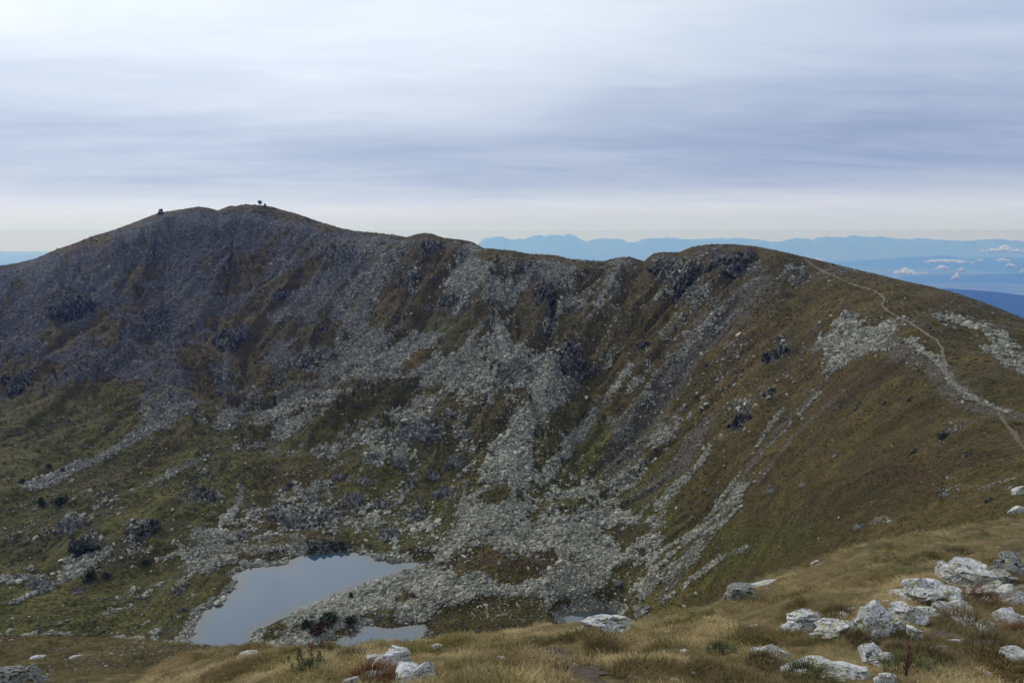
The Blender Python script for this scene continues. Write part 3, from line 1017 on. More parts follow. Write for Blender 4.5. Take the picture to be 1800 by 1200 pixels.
def mountain_range(name, line, dist, depth, mat, rough, seed, kind='structure', base=LOW - .5):
    """a range of hills: crest outline at its distance, falling away in front and behind"""
    a = np.array(line, float)
    th0, t0 = ray(a[:, 0], a[:, 1])
    n = int((a[-1, 0] - a[0, 0]) / 1.6) + 2
    th = np.linspace(th0[0], th0[-1], n)
    t = np.interp(th, th0, t0)
    t = t + (fbm2(th * 260, th * 0, 4, seed, .65) - .5) * (4.5 / F_PX if dist > 70000 else .8 / F_PX)
    s = np.linspace(-1, 1, 17)
    RR = dist + s[:, None] * depth + 0 * th[None]
    crest = (t * dist - base)[None]
    prof = (1 - np.abs(s)) ** 1.15
    jag = (fbm2(RR / rough, th[None] * dist / rough, 5, seed) - .5)
    edge = sstep(th, th[0], th[0] + .06 * (th[-1] - th[0])) * (1 - sstep(th, th[-1] - .06 * (th[-1] - th[0]), th[-1]))
    H = crest * prof[:, None] * (1 + jag * .55 * (np.abs(s)[:, None] > .02) * 2 * np.abs(s)[:, None]) * edge[None]
    return grid_mesh(name, RR * np.sin(th), RR * np.cos(th), base + H, mat)


FAR = [
    [(800, 470), (825, 427), (835, 424), (850, 417), (868, 417), (885, 416), (896, 421), (908, 421), (914, 418), (920, 420), (935, 415), (945, 413), (952, 414), (960, 415),
     (968, 413), (975, 414), (980, 412), (990, 415), (995, 412), (1004, 411), (1012, 414), (1022, 421), (1032, 425), (1045, 421), (1056, 419), (1062, 417), (1068, 419),
     (1080, 419), (1095, 420), (1102, 425), (1115, 426), (1127, 422), (1137, 418), (1155, 419), (1172, 417), (1190, 419), (1215, 421), (1240, 420), (1258, 418),
     (1280, 420), (1300, 417), (1312, 419), (1330, 420), (1352, 425), (1370, 425), (1385, 421), (1402, 419), (1418, 419), (1426, 421), (1440, 418), (1452, 415),
     (1462, 417), (1478, 418), (1485, 418), (1493, 415), (1502, 413), (1512, 416), (1530, 417), (1548, 416), (1570, 418), (1585, 420), (1600, 420), (1615, 418),
     (1635, 420), (1660, 422), (1700, 424), (1722, 421), (1755, 420), (1775, 423), (1820, 425), (1900, 423), (2000, 424), (2100, 470)],
]
mountain_range('mountain_range', FAR[0], 80000, 5000, M_ALP, 3000, 5)
mountain_range('mountain_range', [(1300, 480), (1400, 462), (1500, 459), (1560, 455), (1600, 452), (1663, 449), (1700, 454), (1760, 452), (1850, 455), (2000, 450), (2200, 480)], 58000, 6000, M_FOREST, 3500, 6)
mountain_range('mountain_range', [(1330, 520), (1450, 500), (1520, 492), (1580, 490), (1640, 488), (1700, 484), (1760, 481), (1800, 479), (1900, 474), (2000, 476), (2200, 520)], 42000, 6000, M_FOREST, 2500, 7)
mountain_range('wooded_hill', [(1500, 600), (1600, 522), (1630, 512), (1660, 507), (1700, 509), (1760, 514), (1800, 519), (1900, 530), (2000, 545), (2200, 620)], 16000, 4200, M_FOREST, 1800, 8)
mountain_range('mountain_range', [(-500, 480), (-300, 447), (-150, 452), (-60, 461), (0, 466), (24, 464), (60, 462), (140, 470), (250, 500)], 26000, 4500, M_FOREST, 1500, 9)


# the air
bpy.ops.mesh.primitive_cube_add(size=2)
hz = bpy.context.object
hz.name = 'haze'
hz.location = (0, 33000, (48 + LOW - 3) / 2)
hz.scale = (80000, 54000, (48 - LOW + 3) / 2)
hz['kind'] = 'stuff'
hm = bpy.data.materials.new('air')
hm.use_nodes = True
H = NT(hm.node_tree)
H.n.clear()
ho = H.node('ShaderNodeOutputMaterial')
hv = H.node('ShaderNodeVolumePrincipled')
hv.inputs['Color'].default_value = (.13, .31, 1.0, 1)
hv.inputs['Absorption Color'].default_value = (1, 1, 1, 1)
hv.inputs['Density'].default_value = 6.5e-5
hv.inputs['Anisotropy'].default_value = .3
H.link(hv.outputs[0], ho.inputs['Volume'])
hz.data.materials.append(hm)

# ------------------------------------------------------------------ helpers for things
def tag(o, label=None, cat=None, group=None, kind=None):
    for k, v in (('label', label), ('category', cat), ('group', group), ('kind', kind)):
        if v:
            o[k] = v
    return o


def empty(name, loc, rz=0.0):
    o = bpy.data.objects.new(name, None)
    o.empty_display_size = .5
    o.location = loc
    o.rotation_euler = (0, 0, rz)
    COL.objects.link(o)
    return o


def ground_normal(x, y, d):
    zx = (float(sample(Z, x + d, y)) - float(sample(Z, x - d, y))) / (2 * d)
    zy = (float(sample(Z, x, y + d)) - float(sample(Z, x, y - d))) / (2 * d)
    return Vector((-zx, -zy, 1)).normalized()


_ICO = {}


def ico(sub):
    if sub not in _ICO:
        bm = bmesh.new()
        bmesh.ops.create_icosphere(bm, subdivisions=sub, radius=1)
        _ICO[sub] = (np.array([v.co[:] for v in bm.verts]), [tuple(v.index for v in f.verts) for f in bm.faces])
        bm.free()
    return _ICO[sub]


def rock_points(seed, sub, cuts=14, depth=(.45, .85), rough=.05, blocks=0, bed=0.0):
    """an angular rock: a ball cut by many random planes, broken into blocks and roughened; spans about -1..1"""
    g = np.random.default_rng(seed)
    v, f = ico(sub)
    v = v.copy()
    v += (fbm3(v * 1.3 + seed % 97, 2, seed) - .5)[:, None] * .5 * v
    for _ in range(cuts):
        n = g.normal(size=3)
        n[2] *= .8
        n /= np.linalg.norm(n)
        d = g.uniform(*depth)
        h = v @ n - d
        v -= np.maximum(h, 0)[:, None] * n * .96
    if blocks:
        s = g.uniform(-1, 1, (blocks, 3))
        sc3 = np.array([1.0, 1.0, 2.0 if bed else 1.0])
        k = (((v[:, None] * sc3 - s[None] * sc3) ** 2).sum(-1)).argmin(1)
        off = g.uniform(-.13, .13, blocks)
        nrm = v / (np.linalg.norm(v, axis=1, keepdims=True) + 1e-6)
        v += nrm * off[k][:, None]
    if bed:
        q = v[:, 2] + .25 * v[:, 0] + .12 * fbm3(v * 2, 2, seed + 5)
        sh = np.abs(((q * 4.0) % 1) - .5) * 2
        v[:, :2] *= (1 - bed * (sh > .8) * .5 - bed * .25 * vnoise3(np.stack([q * 5, q * 0, q * 0], -1), seed))[:, None]
    if rough:
        nrm = v / (np.linalg.norm(v, axis=1, keepdims=True) + 1e-6)
        v += nrm * (fbm3(v * 3.2 + 11, 4, seed + 1) - .5)[:, None] * rough * 2
        v += nrm * (fbm3(v * 11 + 5, 2, seed + 2) - .5)[:, None] * rough * .7
    ext = np.abs(v).max(0)
    return v / ext, f


def mesh_from(name, v, f, mat, smooth_=False):
    me = bpy.data.meshes.new(name)
    me.from_pydata(v.tolist(), [], f)
    if smooth_:
        me.shade_smooth()
    if mat:
        me.materials.append(mat)
    return me


# ------------------------------------------------------------------ rock materials
def make_lichen_rock(name='lichen_rock', k=1.0):
    m, nt, b, out = new_mat(name)
    t = nt.node('ShaderNodeTexCoord').outputs['Object']
    inf = nt.node('ShaderNodeObjectInfo')
    off = nt.node('ShaderNodeVectorMath', operation='ADD')
    nt.link(t, off.inputs[0])
    sx = nt.node('ShaderNodeCombineXYZ')
    nt.link(nt.math('MULTIPLY', inf.outputs['Random'], 40.0), sx.inputs[0])
    nt.link(sx.outputs[0], off.inputs[1])
    p = off.outputs[0]
    n1 = nt.noise(p, 2.2, 5, .62, .3)
    n2 = nt.noise(p, 9.0, 5, .65)
    n3 = nt.noise(p, 34.0, 3, .6)
    tone = nt.math('ADD', nt.math('MULTIPLY', n1, .55), nt.math('MULTIPLY', n2, .45))
    col = nt.ramp(tone, [(.32, (.24 * k, .235 * k, .22 * k)), (.43, (.46 * k, .455 * k, .43 * k)), (.53, (.68 * k, .67 * k, .64 * k)), (.66, (.80 * k, .79 * k, .765 * k))])
    # grey weathered skin
    gm = nt.step(nt.noise(p, 2.0, 5, .65), .54, .60, 0, .55)
    col = nt.mix(gm, col, (.33, .325, .305, 1))
    # yellow-green map lichen
    ly = nt.step(nt.math('ADD', nt.math('MULTIPLY', nt.noise(p, 3.2, 3, .6), .5), nt.math('MULTIPLY', nt.noise(p, 16, 4, .7), .5)), .53, .59, 0, .85)
    col = nt.mix(ly, col, nt.ramp(n3, [(.3, (.26, .29, .08)), (.7, (.50, .53, .19))]))
    # black lichen specks
    bk = nt.step(nt.math('ADD', nt.math('MULTIPLY', nt.noise(p, 6.0, 3, .6), .4), nt.math('MULTIPLY', nt.noise(p, 24, 3, .75), .6)), .555, .585, 0, .85)
    col = nt.mix(bk, col, (.035, .034, .032, 1))
    # cracks along the bedding
    mp = nt.mapping(p, (1.0, 1.0, 2.6), (.35, .25, 0))
    wp = nt.node('ShaderNodeVectorMath', operation='ADD')
    nt.link(mp, wp.inputs[0])
    nz = nt.node('ShaderNodeTexNoise')
    nz.inputs['Scale'].default_value = 3.0
    nt.link(p, nz.inputs['Vector'])
    mm = nt.node('ShaderNodeVectorMath', operation='SCALE')
    mm.inputs['Scale'].default_value = .9
    nt.link(nz.outputs['Color'], mm.inputs[0])
    nt.link(mm.outputs[0], wp.inputs[1])
    vd = nt.voronoi(wp.outputs[0], .8, 'DISTANCE_TO_EDGE')
    cr = nt.math('MULTIPLY', nt.step(vd, .002, .018, 1, 0), nt.step(n1, .42, .55))
    col = nt.mix(nt.math('MULTIPLY', cr, .7), col, (.05, .048, .044, 1))
    nt.link(col, b.inputs['Base Color'])
    hh = nt.math('SUBTRACT', nt.math('ADD', nt.math('MULTIPLY', n2, .7), nt.math('MULTIPLY', n3, .25)), nt.math('MULTIPLY', cr, .5))
    bump(nt, b, hh, 1.0, .09)
    return m


def make_crag(name, stops, scale=1.0):
    m, nt, b, out = new_mat(name)
    g = nt.node('ShaderNodeNewGeometry')
    p = g.outputs['Position']
    n1 = nt.noise(p, .35 * scale, 5, .65)
    n2 = nt.noise(p, 1.3 * scale, 5, .65)
    vc = nt.node('ShaderNodeSeparateColor')
    nt.link(nt.voronoi(nt.mapping(p, (1, 1, .55)), .8 * scale, 'F1', 'Color'), vc.inputs[0])
    tone = nt.math('ADD', nt.math('MULTIPLY', n1, .35), nt.math('ADD', nt.math('MULTIPLY', n2, .4), nt.math('MULTIPLY', vc.outputs[0], .25)))
    col = nt.ramp(tone, stops)
    # turf on the ledges that face up
    sepn = nt.node('ShaderNodeSeparateXYZ')
    nt.link(g.outputs['True Normal'], sepn.inputs[0])
    led = nt.step(nt.math('ADD', sepn.outputs[2], nt.math('MULTIPLY', nt.math('SUBTRACT', n2, .5), 1.6)), .80, .95, 0, .8)
    col = nt.mix(led, col, (.055, .047, .018, 1))
    nt.link(col, b.inputs['Base Color'])
    bump(nt, b, nt.math('ADD', n2, nt.math('MULTIPLY', vc.outputs[1], .6)), .9, .8 / scale)
    return m


def make_stone(name, typ):
    m, nt, b, out = new_mat(name)
    g = nt.node('ShaderNodeNewGeometry')
    p = g.outputs['Position']
    if typ == 'INSTANCER':
        tint = nt.attr('tint', 'INSTANCER')
        sl = nt.attr('dark', 'INSTANCER')
    else:
        inf = nt.node('ShaderNodeObjectInfo')
        tint = inf.outputs['Random']
        sl = nt.attr('dark', 'OBJECT')
    n = nt.noise(p, 1.6, 4, .65)
    v = nt.math('ADD', nt.math('MULTIPLY', tint, .62), nt.math('MULTIPLY', n, .38))
    pale = nt.ramp(v, [(.15, (0.105, 0.104, 0.0801)), (.42, (0.252, 0.248, 0.1944)), (.70, (0.4095, 0.4, 0.315)), (.9, (0.588, 0.575, 0.459))])
    dk = nt.ramp(v, [(.15, (0.05616, 0.051, 0.04416)), (.45, (0.1242, 0.113, 0.09936)), (.72, (0.2052, 0.187, 0.1638)), (.9, (0.3564, 0.325, 0.2806))])
    nt.link(nt.mix(sl, pale, dk), b.inputs['Base Color'])
    bump(nt, b, nt.noise(p, 4.0, 4, .65), .6, .2)
    return m


M_LICHEN = make_lichen_rock()
M_LICHEN_DARK = make_lichen_rock('grey_lichen_rock', .42)
M_CRAG = make_crag('crag_rock', [(.36, (.015, .0135, .010)), (.47, (.042, .039, .031)), (.57, (.105, .10, .083)), (.66, (.26, .252, .22))])
M_SLAB = make_crag('pale_crag_rock', [(.32, (.040, .038, .032)), (.45, (.115, .113, .10)), (.55, (.22, .218, .195)), (.68, (.40, .395, .36))])
M_STONE = make_stone('scree_stone', 'INSTANCER')
M_BOULDER = make_stone('boulder_stone', 'OBJECT')

# ------------------------------------------------------------------ outcrops on the mountain (each a thing)
# plate x, y, width, height, look, label
D_, P_ = M_CRAG, M_SLAB
OUTCROPS = [
    (1005, 634, 96, 92, D_, 'dark pyramid shaped crag at the foot of the back wall', 1),
    (1292, 462, 104, 56, D_, 'dark broken cliff just below the rounded top of the right ridge', 0),
    (1212, 492, 66, 76, D_, 'dark craggy buttress left of the grassy runnel below the ridge top', 0),
    (1158, 466, 44, 40, D_, 'blocky dark crag beside the notch in the skyline', 0),
    (1300, 738, 56, 68, D_, 'dark rib of rock low on the brown right-hand slope', 0),
    (1368, 618, 48, 54, D_, 'dark crag below the pale scree of the right slope', 0),
    (1030, 728, 36, 28, D_, 'big dark block lying beside the pale stony chute', 0),
    (1130, 606, 38, 26, D_, 'small dark crag on rusty turf right of the pyramid crag', 0),
    (400, 594, 56, 40, D_, 'dark knob of rock in the middle of the left mountain face', 0),
    (545, 634, 48, 44, D_, 'dark rock knob with turf on its top above the talus', 0),
    (250, 932, 50, 50, D_, 'dark overhanging crag in the meadow left of the tarn', 0),
    (150, 958, 54, 54, D_, 'dark bushy crag furthest down the left meadow', 0),
    (118, 926, 52, 36, P_, 'pale slanting slab of rock in the left meadow', 0),
    (360, 868, 96, 34, D_, 'long low dark overhang above the stony gully', 0),
    (365, 833, 22, 14, D_, 'lone dark block on the grass above the long overhang', 0),
    (520, 912, 52, 48, P_, 'smooth grey dome of rock above the far shore', 0),
    (577, 905, 40, 30, P_, 'ribbed grey rock face right of the smooth dome', 0),
    (482, 896, 32, 30, P_, 'grey jutting rock left of the smooth dome', 0),
    (740, 756, 88, 38, P_, 'long grey whaleback outcrop in the bouldery belt', 0),
    (690, 766, 44, 34, P_, 'grey humped rock at the left end of the whaleback outcrop', 0),
    (778, 866, 44, 44, P_, 'streaked grey outcrop beside the stony gully above the tarn', 0),
    (800, 808, 46, 36, P_, 'broad grey outcrop higher beside the stony gully', 0),
    (620, 876, 44, 30, P_, 'flat grey outcrop among turf above the far shore', 0),
    (682, 938, 52, 34, P_, 'grey outcrop with a dark hollow just above the tarn', 0),
    (735, 905, 50, 30, P_, 'grey rock ledge on the turf knoll right above the tarn', 0),
    (792, 528, 74, 34, D_, 'dark wide crag above the green hanging meadow', 0),
    (755, 432, 44, 30, D_, 'dark crag under the hump in the middle of the skyline', 0),
    (720, 490, 42, 38, D_, 'dark crag on the brown buttress under the skyline hump', 0),
    (915, 466, 62, 24, D_, 'dark band of rock just under the sagging skyline', 0),
    (960, 508, 48, 36, D_, 'dark slabby crag in the gullied back wall', 0),
    (125, 536, 66, 46, D_, 'dark cliff low on the left shoulder of the mountain', 0),
    (30, 678, 60, 34, D_, 'dark rocks at the left edge above the grass slope', 0),
    (492, 516, 32, 20, D_, 'dark block of rock beside the brown grass rib', 0),
    (478, 380, 26, 14, D_, 'dark crag just under the summit on its right side', 0),
    (1660, 764, 32, 22, D_, 'dark rocky outcrop below the bend of the ridge path', 0),
    (1738, 880, 26, 16, D_, 'dark flat boulder on the grass near the right edge', 0),
    (1606, 792, 20, 16, D_, 'small dark outcrop on the open right slope', 0),
    (1508, 714, 44, 22, D_, 'dark broken rocks high on the open right slope', 0),
    (1552, 708, 18, 14, D_, 'small dark rock beside the dark broken rocks', 0),
    (1352, 690, 34, 26, D_, 'dark rock ledge under the ribbed crag of the right slope', 0),
    (1412, 850, 14, 20, P_, 'slim upright grey rock on the brown slope', 0),
    (1355, 860, 40, 22, P_, 'grey rocks at the lower end of the right slope', 0),
    (1490, 556, 44, 22, P_, 'pale rocks capping the spur below the ridge path', 0),
    (1405, 490, 22, 26, P_, 'pale jutting rocks on the shoulder below the ridge top', 0),
    (1630, 576, 20, 10, D_, 'dark step of rock beside the ridge path', 0),
    (318, 1070, 16, 18, P_, 'upright grey block on the meadow at the shore', 0),
    (140, 1036, 36, 20, P_, 'pale slab lying in the lower left meadow', 0),
    (72, 1032, 52, 14, P_, 'long pale slab by the worn track in the lower left', 0),
    (310, 1040, 24, 16, P_, 'grey boulder on the meadow left of the tarn', 0),
    (242, 1046, 18, 10, P_, 'rounded grey boulder in the dark green meadow', 0),
    (408, 360, 16, 5, D_, 'low dark rocks on the skyline left of the summit', 0),
    (565, 582, 34, 20, D_, 'dark rocks by the brown grass tongue of the back wall', 0),
    (572, 960, 120, 26, D_, 'low dark rock wall along the far edge of the tarn', 0),
    (655, 802, 32, 22, P_, 'grey ledge below the humped rock of the whaleback outcrop', 0),
    (708, 812, 36, 26, P_, 'grey block between the whaleback outcrop and the far shore', 0),
    (642, 846, 32, 20, P_, 'low grey ledge left of the flat outcrop above the far shore', 0),
    (722, 852, 30, 24, P_, 'grey block standing above the turf knoll near the tarn', 0),
    (762, 832, 32, 24, P_, 'grey split rock left of the streaked outcrop', 0),
    (548, 872, 30, 22, P_, 'grey ledge above the ribbed rock face', 0),
    (672, 884, 38, 22, P_, 'grey slab heap right of the flat outcrop above the far shore', 0),
    (822, 764, 32, 20, P_, 'pale ledge right of the whaleback outcrop', 0),
    (790, 722, 38, 18, P_, 'pale flat rocks above the right end of the whaleback outcrop', 0),
    (596, 838, 30, 18, P_, 'grey ledge highest on the turf above the ribbed rock face', 0),
    (425, 938, 30, 22, P_, 'grey ribbed slab left of the jutting rock by the tarn', 0),
    (505, 852, 22, 24, D_, 'dark upright rock on turf above the jutting grey rock', 0),
    (1600, 700, 22, 14, D_, 'dark rock step below the stony bend of the ridge path', 0),
    (1470, 800, 16, 18, P_, 'pale upright rock in the middle of the open right slope', 0),
    (1700, 800, 22, 16, D_, 'dark rocks on the grass below the grassy saddle', 0),
    (1660, 870, 20, 18, P_, 'pale knobbly rocks low on the slope above the meadow edge', 0),
    (1510, 925, 22, 26, P_, 'pale ribs of rock just above the edge of the dry meadow', 0),
    (1240, 640, 24, 16, D_, 'dark rock in the brown gravelly runnel', 0),
    (100, 448, 20, 8, D_, 'dark crag on the skyline of the left shoulder', 0),
]


def outcrop(px, py, w, h, mat, label, tri, seed):
    c = ground_at(px, py + (h * .1), 60)
    r = math.hypot(c.x, c.y)
    dist = c.length
    n = ground_normal(c.x, c.y, max(2.0, .02 * r))
    view = c.normalized()
    up = (Vector((0, 0, 1)) - n * n.z).normalized()          # up the slope
    side = up.cross(n).normalized()
    fu = max(.30, (up - view * up.dot(view)).length)
    hw, hh = w / F_PX * dist * .5, h / F_PX * dist * .5 / fu
    bulge = min(hw, hh) * .95
    g = np.random.default_rng(seed)
    big = w * h > 500
    vs, fs, b0 = [], [], 0
    lumps = [(0, 0, .62, .72, 1.0)]
    if py < 480:
        bulge *= .6
    for k in range(9 if big else 4):
        a, rr = g.uniform(0, 6.28), g.uniform(.35, .85)
        lumps.append((rr * math.cos(a), rr * math.sin(a), g.uniform(.22, .42), g.uniform(.25, .5), g.uniform(.5, 1.05)))
    for k, (ox, oy, lx, ly, lz) in enumerate(lumps):
        if tri:
            ox *= np.clip((1 - oy) * .55, .1, 1)
            ox += .4 * oy
        v, f = rock_points(seed * 31 + k, (4 if k == 0 else 3) if big else 2, 12, (.42, .85), .08, 30 if k == 0 else 10, .5)
        if tri and k == 0:
            v[:, 0] *= .35 + .65 * np.clip((1 - v[:, 1]) * .6, 0, 1)
            v[:, 0] += .35 * v[:, 1]
        fin = np.abs(((v[:, 0] * 2.1 + fbm3(v * 2.5, 3, seed) * 1.6) % 1) - .5)
        v[:, 2] *= .6 + .9 * fin
        v = v * np.array([hw * lx * 1.25, hh * ly * 1.25, bulge * lz]) + np.array([ox * hw * .8, oy * hh * .8, 0])
        vs.append(v)
        fs += [tuple(z + b0 for z in q) for q in f]
        b0 += len(v)
    v, f = np.concatenate(vs), fs
    me = mesh_from('rock_outcrop', v, f, mat)
    o = bpy.data.objects.new('rock_outcrop', me)
    M = Matrix((side, up, n)).transposed()
    o.matrix_world = Matrix.Translation(c - n * bulge * .25) @ M.to_4x4()
    COL.objects.link(o)
    tag(o, label, 'rock outcrop', 'rock outcrops on the mountain sides')
    return o


for i, a in enumerate(OUTCROPS):
    outcrop(*a, seed=300 + i)

# ------------------------------------------------------------------ scree: tens of thousands of loose stones, one object
proto = bpy.data.collections.new('stone_prototypes')
for i in range(9):
    v, f = rock_points(40 + i, 2 if i < 4 else 1, 9, (.4, .85), .0)
    v = v * np.array([.5, .5 * RNG.uniform(.55, .95), .5 * RNG.uniform(.35, .75)])
    proto.objects.link(bpy.data.objects.new('stone', mesh_from('stone', v, f, M_STONE)))


def scatter_group(name, coll):
    ng = bpy.data.node_groups.new(name, 'GeometryNodeTree')
    ng.interface.new_socket('Geometry', in_out='INPUT', socket_type='NodeSocketGeometry')
    ng.interface.new_socket('Geometry', in_out='OUTPUT', socket_type='NodeSocketGeometry')
    N = ng.nodes
    gi, go = N.new('NodeGroupInput'), N.new('NodeGroupOutput')
    ci = N.new('GeometryNodeCollectionInfo')
    ci.inputs['Collection'].default_value = coll
    ci.inputs['Separate Children'].default_value = True
    ci.inputs['Reset Children'].default_value = True
    ip = N.new('GeometryNodeInstanceOnPoints')
    ip.inputs['Pick Instance'].default_value = True

    def named(nm, typ):
        a = N.new('GeometryNodeInputNamedAttribute')
        a.data_type = typ
        a.inputs['Name'].default_value = nm
        return a.outputs['Attribute']
    e2r = N.new('FunctionNodeEulerToRotation')
    ng.links.new(named('rot', 'FLOAT_VECTOR'), e2r.inputs[0])
    ng.links.new(gi.outputs[0], ip.inputs['Points'])
    ng.links.new(ci.outputs[0], ip.inputs['Instance'])
    ng.links.new(named('pick', 'INT'), ip.inputs['Instance Index'])
    ng.links.new(e2r.outputs[0], ip.inputs['Rotation'])
    ng.links.new(named('size', 'FLOAT_VECTOR'), ip.inputs['Scale'])
    ng.links.new(ip.outputs[0], go.inputs[0])
    return ng


def scatter(name, coll, co, rot, size, pick, extra=()):
    me = bpy.data.meshes.new(name)
    me.vertices.add(len(co))
    me.vertices.foreach_set('co', co.astype(np.float32).ravel())
    for nm, arr, typ, key in (('rot', rot, 'FLOAT_VECTOR', 'vector'), ('size', size, 'FLOAT_VECTOR', 'vector'), ('pick', pick, 'INT', 'value')):
        a = me.attributes.new(nm, typ, 'POINT')
        a.data.foreach_set(key, arr.astype(np.int32 if typ == 'INT' else np.float32).ravel())
    for nm, arr in extra:
        a = me.attributes.new(nm, 'FLOAT', 'POINT')
        a.data.foreach_set('value', arr.astype(np.float32))
    o = bpy.data.objects.new(name, me)
    COL.objects.link(o)
    md = o.modifiers.new('scatter', 'NODES')
    md.node_group = scatter_group(name, coll)
    o['kind'] = 'stuff'
    return o


under = np.zeros_like(GR, bool)
for nm, (lz, _) in LAKES.items():
    pl = lake_plan[nm]
    m = (GX > pl[:, 0].min() - 5) & (GX < pl[:, 0].max() + 5) & (GY > pl[:, 1].min() - 5) & (GY < pl[:, 1].max() + 5) & (GR > 200)
    ins = np.zeros(m.sum(), bool)
    ins = poly_dist(GX[m], GY[m], [tuple(p) for p in pl]) < 0
    u = under[m]
    u |= ins & (Z[m] < lz - .25)
    under[m] = u
cm = np.maximum.accumulate(T, 0)
seen = (T >= cm - .006)
dT = np.zeros_like(T)
dT[:-1] = np.clip(T[1:] - T[:-1], .0003, .012)
dens = (sstep(rockv, .38, .66) + 0.042 * (.3 + 1.4 * sstep(fbm2(GX / 30, GY / 30, 3, 401), .45, .65)) * (1 - .75 * (1 - sstep(GX, -120, -60)) * (1 - sstep(GR, 380, 460))) * (1 - .93 * sstep(GX, 35, 75) * (1 - sstep(GR, 260, 330))) + .10 * gravel) * (1 - .75 * crag) * (1 - .7 * shoulder * (scree < .3))
prob = dT * seen * (GR > 118) * (GR < 1000) * dens * ~under
prob[-1] = 0
prob = prob / prob.sum()
N_ST = 240000
pick_cell = RNG.choice(prob.size, N_ST, p=prob.ravel())
ci_, cj_ = np.divmod(pick_cell, NTH)
fi = ci_ + RNG.random(N_ST)
fj = np.clip(cj_ + RNG.random(N_ST) - .5, 0, NTH - 1.01)
sr = np.interp(fi, np.arange(NR), R)
sth = TH[0] + fj * (TH[1] - TH[0])
sx_, sy_ = sr * np.sin(sth), sr * np.cos(sth)
sz_ = sample(Z, sx_, sy_)
dd_ = np.sqrt(sx_ ** 2 + sy_ ** 2 + sz_ ** 2)
pxs = 2.1 * (1 - RNG.random(N_ST)) ** (-1 / 3.0)
pxs = np.minimum(pxs, 7.5) * (.6 + .4 * sample(crest_calm, sx_, sy_))
sv = sample(rockv, sx_, sy_)
pxs *= np.where(sv < .42, .8, 1.0) * (1 - .40 * sample(slate, sx_, sy_)) * (.50 + 1.15 * fbm2(sx_ / 24, sy_ / 24, 3, 421) ** 1.4) * (1 + .30 * (sr < 400)) * np.where(sample(gravel, sx_, sy_) > .4, .8, 1.0)
ss = pxs / F_PX * dd_ * 1.15
size3 = ss[:, None] * RNG.uniform(.75, 1.25, (N_ST, 3))
rot3 = np.stack([RNG.normal(0, .45, N_ST), RNG.normal(0, .45, N_ST), RNG.uniform(0, 6.283, N_ST)], -1)
scatter('scree', proto, np.stack([sx_, sy_, sz_ + ss * .08], -1), rot3, size3, RNG.integers(0, 9, N_ST),
        [('tint', np.clip(.13 + .50 * fbm2(sx_ / 16, sy_ / 16, 4, 431) + RNG.normal(0, .27, N_ST), 0, 1)), ('dark', sample(slate, sx_, sy_))])

# ------------------------------------------------------------------ boulders large enough to pick out one by one
ZONES = [
    (24, (7, 13), 'pale boulder in the {} part of the stony bar between the tarns', 'boulders on the bar between the tarns',
     [(470, 1112), (560, 1056), (640, 1022), (750, 1004), (850, 1024), (840, 1046), (700, 1080), (600, 1100), (500, 1130)]),
    (62, (8, 18), 'pale boulder in the {} part of the wide scree fan', 'boulders in the scree fan',
     [(770, 990), (830, 900), (940, 880), (1100, 918), (1180, 935), (1150, 1040), (1080, 1058), (860, 1046)]),
    (34, (7, 14), 'grey boulder in the {} part of the stony gully', 'boulders in the stony gully',
     [(840, 870), (860, 800), (900, 745), (1000, 692), (960, 730), (940, 800), (930, 860)]),
    (44, (8, 15), 'grey boulder in the {} part of the bouldery belt', 'boulders in the belt above the tarn',
     [(440, 950), (500, 880), (620, 800), (720, 710), (830, 720), (830, 840), (790, 930), (640, 955), (520, 955)]),
    (44, (6, 12), 'grey boulder in the {} part of the back talus', 'boulders on the talus below the back wall',
     [(540, 740), (620, 640), (700, 590), (900, 600), (960, 640), (900, 700), (760, 690), (620, 730)]),
    (38, (6, 12), 'pale stone on the {} part of the brown right slope', 'stones on the right-hand slope',
     [(1020, 780), (1150, 620), (1300, 560), (1400, 640), (1330, 760), (1240, 900), (1100, 900)]),
    (22, (6, 11), 'pale boulder in the {} part of the left meadow', 'boulders on the left meadow',
     [(60, 1000), (120, 880), (280, 800), (470, 790), (440, 900), (380, 960), (300, 1060), (120, 1080)]),
    (18, (6, 12), 'pale boulder in the {} part of the ridge scree patch', 'boulders below the ridge path',
     [(1435, 640), (1478, 565), (1560, 572), (1610, 610), (1670, 672), (1640, 670), (1560, 612)]),
]
bmesh_lib = []
for i in range(14):
    v, f = rock_points(700 + i, 3, 13, (.4, .85), .045, 8)
    v = v * np.array([.5, .42, .36])
    bmesh_lib.append(mesh_from('boulder', v, f, M_BOULDER))


def place_boulder(px, py, w, label, group, k, rmin=110):
    c = ground_at(px, py, rmin)
    s = w / F_PX * c.length
    o = bpy.data.objects.new('boulder', bmesh_lib[k % len(bmesh_lib)])
    o.scale = (s, s * random.uniform(.8, 1.1), s * random.uniform(.75, 1.15))
    o.rotation_euler = (random.gauss(0, .25), random.gauss(0, .25), random.uniform(0, 6.28))
    o.location = c + Vector((0, 0, s * .14))
    o['dark'] = float(sample(slate, c.x, c.y))
    COL.objects.link(o)
    return tag(o, label, 'boulder', group)


